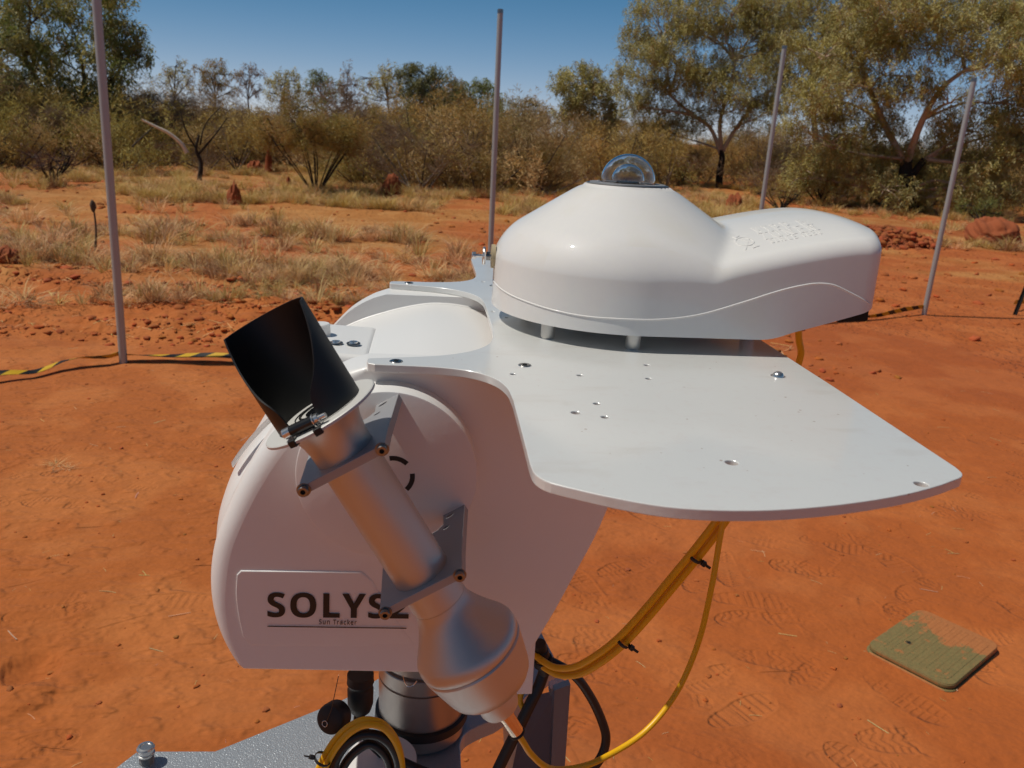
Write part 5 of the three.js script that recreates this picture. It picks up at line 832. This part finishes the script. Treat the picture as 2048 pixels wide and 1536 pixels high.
{ // far scrub reading as one mass
  const r = rng(611), leaves = [[], [], []], stems = [], gr = [];
  const spot = (px, d, h, w, pick, n, tw) => { const tone = [lin(0.40, 0.25, 0.07), lin(0.37, 0.26, 0.07), lin(0.32, 0.26, 0.065), lin(0.42, 0.29, 0.13), lin(0.33, 0.23, 0.065)][Math.floor(r() * 5)], own = rr(0.9, 1.45, r), col = tw ? pick : () => tone.clone().multiplyScalar(own * rr(0.85, 1.15, r)); const b = along(px, 0, d).setY(0), clump = []; for (let k = 0; k < 6; k++) clump.push([rr(-0.5, 0.5, r) * w, rr(0.16, 0.88, r) * h, rr(-0.5, 0.5, r) * w, rr(0.20, 0.36, r)]);
    for (let k = 0; k < n; k++) { const c = clump[k % 6], m = V(b.x + c[0] + rr(-1, 1, r) * w * c[3], c[1] + rr(-1, 1, r) * h * 0.17, b.z + c[2] + rr(-1, 1, r) * w * c[3]); leaves[tw ? 2 : k % 2].push([mat4(m, rr(1.0, 1.9, r), r() * 6.28, rr(-0.4, 0.4, r), rr(-0.4, 0.4, r)), col(r).multiplyScalar(rr(0.7, 1.25, r))]); }
    for (let k = 0; k < 5; k++) { const c = clump[k], e = V(b.x + c[0], c[1], b.z + c[2]), a = V(b.x + rr(-0.12, 0.12, r), -0.05, b.z + rr(-0.12, 0.12, r)), len = a.distanceTo(e); stems.push([new THREE.Matrix4().compose(a.clone().lerp(e, 0.5), new THREE.Quaternion().setFromUnitVectors(V(0, 1, 0), e.clone().sub(a).normalize()), V(1, len, 1)), r() < 0.35 ? lin(0.26, 0.2, 0.15) : lin(0.06, 0.045, 0.035)]); } };
  for (let k = 0; k < 620; k++) { const a = rr(-1.05, 1.05, r), d = 24 + 42 * r() ** 0.8; const px = 1024 + 1700 * Math.tan(Math.max(-0.78, Math.min(0.78, a))), right = smooth(1150, 1500, px), tw = r() < 0.28;
    if (d < 30 && (px > 1130 && px < 1480) || d < 46 && px > 1375 && px < 1520) continue; if (d < 28 && px < 620 || d < 33 && px > 480 && px < 610) continue; if (d < 34 && px > 1480) continue;
    const limit = 1.7 + (60 - 30 * right) / 1650 * d, h = Math.min(rr(1.6, 3.3, r), limit + rr(-0.4, 0.4, r)); spot(px, d, Math.max(1.1, h), rr(1.6, 3.4, r), tw ? greyCol : scrubCol, tw ? 80 : 120, tw); }
  for (let k = 0; k < 160; k++) { const a = rr(1.1, 5.2, r), d = rr(24, 50, r), b = V(Math.sin(a) * d, 0, -Math.cos(a) * d); for (let q = 0; q < 60; q++) leaves[q % 2].push([mat4(V(b.x + rr(-1.4, 1.4, r), rr(0.3, 3, r), b.z + rr(-1.4, 1.4, r)), rr(1.8, 3, r), r() * 6.28), scrubCol(r)]); } // the same scrub behind the viewer
  for (let k = 0; k < 420; k++) { const a = rr(-0.8, 0.8, r), d = rr(23, 46, r), px = 1024 + 1650 * Math.tan(a); if (d < 31 && px > 1130 || d < 40 && px > 1375 && px < 1520 || d < 27 && px < 620 || d < 33 && px > 480 && px < 610) continue; spot(px, d, rr(0.7, 1.5, r), rr(1.2, 2.6, r), r() < 0.3 ? greyCol : scrubCol, 60, r() < 0.25); }
  leaves.forEach((l, i) => scatter('far_scrub', i < 2 ? fineSprays[i] : twigSprays[0], twigM, l, scene, 'brown and olive scrub closing the plain'));
  scatter('far_scrub', new THREE.CylinderGeometry(0.012, 0.03, 1, 6), twigM, stems, scene, 'stems of the far scrub');
}
{ // dry tussock grass
  const tuft = (seed, n, spread) => { const r = rng(seed), pos = []; for (let k = 0; k < n; k++) { const a = r() * 6.28, q = spread * Math.sqrt(r()), b = V(Math.cos(a) * q * 0.35, 0, Math.sin(a) * q * 0.35), lean = V(Math.cos(a) * q * 1.5 + rr(-0.3, 0.3, r), 0, Math.sin(a) * q * 1.5 + rr(-0.3, 0.3, r)), h = rr(0.3, 0.85, r), w = rr(0.010, 0.018, r), s = V(-Math.sin(a + rr(-1, 1, r)), 0, Math.cos(a)).normalize().multiplyScalar(w);
      const m = b.clone().addScaledVector(lean, 0.4).add(V(0, h * 0.6, 0)), e = b.clone().addScaledVector(lean, 1.05).add(V(0, h * 0.92, 0)); const P = [b.clone().sub(s), b.clone().add(s), m.clone().addScaledVector(s, 0.8), m.clone().addScaledVector(s, -0.8)]; for (const v of [P[0], P[1], P[2], P[0], P[2], P[3], P[3], P[2], e]) pos.push(v.x, v.y, v.z); }
    const g = new THREE.BufferGeometry(); g.setAttribute('position', new THREE.Float32BufferAttribute(pos, 3)); g.computeVertexNormals(); return g; };
  const T = [tuft(1, 46, 0.55), tuft(2, 40, 0.75), tuft(3, 30, 0.4)], L = [[], [], []], r = rng(711);
  const put = (x, z, s, hs, col) => { L[Math.floor(r() * 3)].push([mat4(onLand(x, z), V(s, s * hs, s), r() * 6.28), col]); };
  const straw = () => { const k = r(); return k < 0.55 ? lin(rr(0.66, 0.82, r), rr(0.42, 0.52, r), rr(0.17, 0.24, r)) : k < 0.82 ? lin(0.44, 0.24, 0.11) : lin(0.50, 0.36, 0.11); };
  for (let k = 0; k < 62000; k++) {
    const d = 8.2 + 40 * r() ** 1.35, a = rr(-0.78, 0.78, r), x = Math.sin(a) * d, z = -Math.cos(a) * d, px = 1024 + 1650 * Math.tan(a);
    const rightClear = smooth(1250, 1600, px), near = d < 9.2 ? 0.25 : 1; if (d < 12 + 7 * rightClear && rightClear > 0.2) continue;
    const den = smooth(0.50, 0.60, fbm(x * 0.9 + 30, z * 1.3, 4, 221)) * (d > 19 ? 1 : 0.25 + 0.75 * smooth(0.42, 0.56, fbm(x * 0.28 + 5, z * 0.45, 3, 223))) * (1 - 0.6 * rightClear) * near; const gap = smooth(10, 12, d) * (1 - smooth(20, 26, d)) * smooth(0.50, 0.62, fbm(x * 0.18 + 7, z * 0.30, 3, 233));
    if (r() > den * (1 - 0.9 * gap) * (d < 18 ? 0.58 : 1)) continue;
    put(x, z, rr(0.14, 0.42, r) * (d < 10 ? 0.75 : 1.05), rr(0.55, 1.2, r), d > 17 && r() < 0.6 ? lin(0.60, 0.42, 0.12) : straw());
  }
  for (const [px, py, n, sp] of [[380, 545, 26, 0.5], [480, 530, 30, 0.6], [570, 545, 24, 0.5], [300, 530, 18, 0.5], [160, 530, 22, 0.5], [20, 520, 14, 0.35], [760, 520, 20, 0.6], [880, 540, 20, 0.7], [1890, 486, 14, 0.25], [1920, 500, 5, 0.2]]) { const c = onGround(px, py); for (let k = 0; k < n; k++) put(c.x + rr(-1, 1, r) * sp * 1.6, c.z + rr(-1, 1, r) * sp, rr(0.14, 0.32, r), rr(0.6, 1.0, r), straw()); }
  for (const [px, py, n, sp] of [[610, 905, 10, 0.12], [560, 1150, 0, 0], [1225, 700, 8, 0.2], [130, 940, 3, 0.05]]) { const c = onGround(px, py); for (let k = 0; k < n; k++) put(c.x + rr(-1, 1, r) * sp * 2, c.z + rr(-1, 1, r) * sp, rr(0.03, 0.07, r), 0.4, straw()); }
  L.forEach((l, i) => scatter('dry_grass', T[i], twigM, l, scene, 'dry straw-coloured tussock grass'));
}

// ------------------------------------------------------------------ draw
const renderer = new THREE.WebGLRenderer({ antialias: true });
renderer.setSize(1024, 768);
renderer.toneMapping = THREE.LinearToneMapping; renderer.toneMappingExposure = EXPOSURE;
renderer.shadowMap.enabled = true; renderer.shadowMap.type = THREE.PCFSoftShadowMap;
renderer.render(scene, camera);
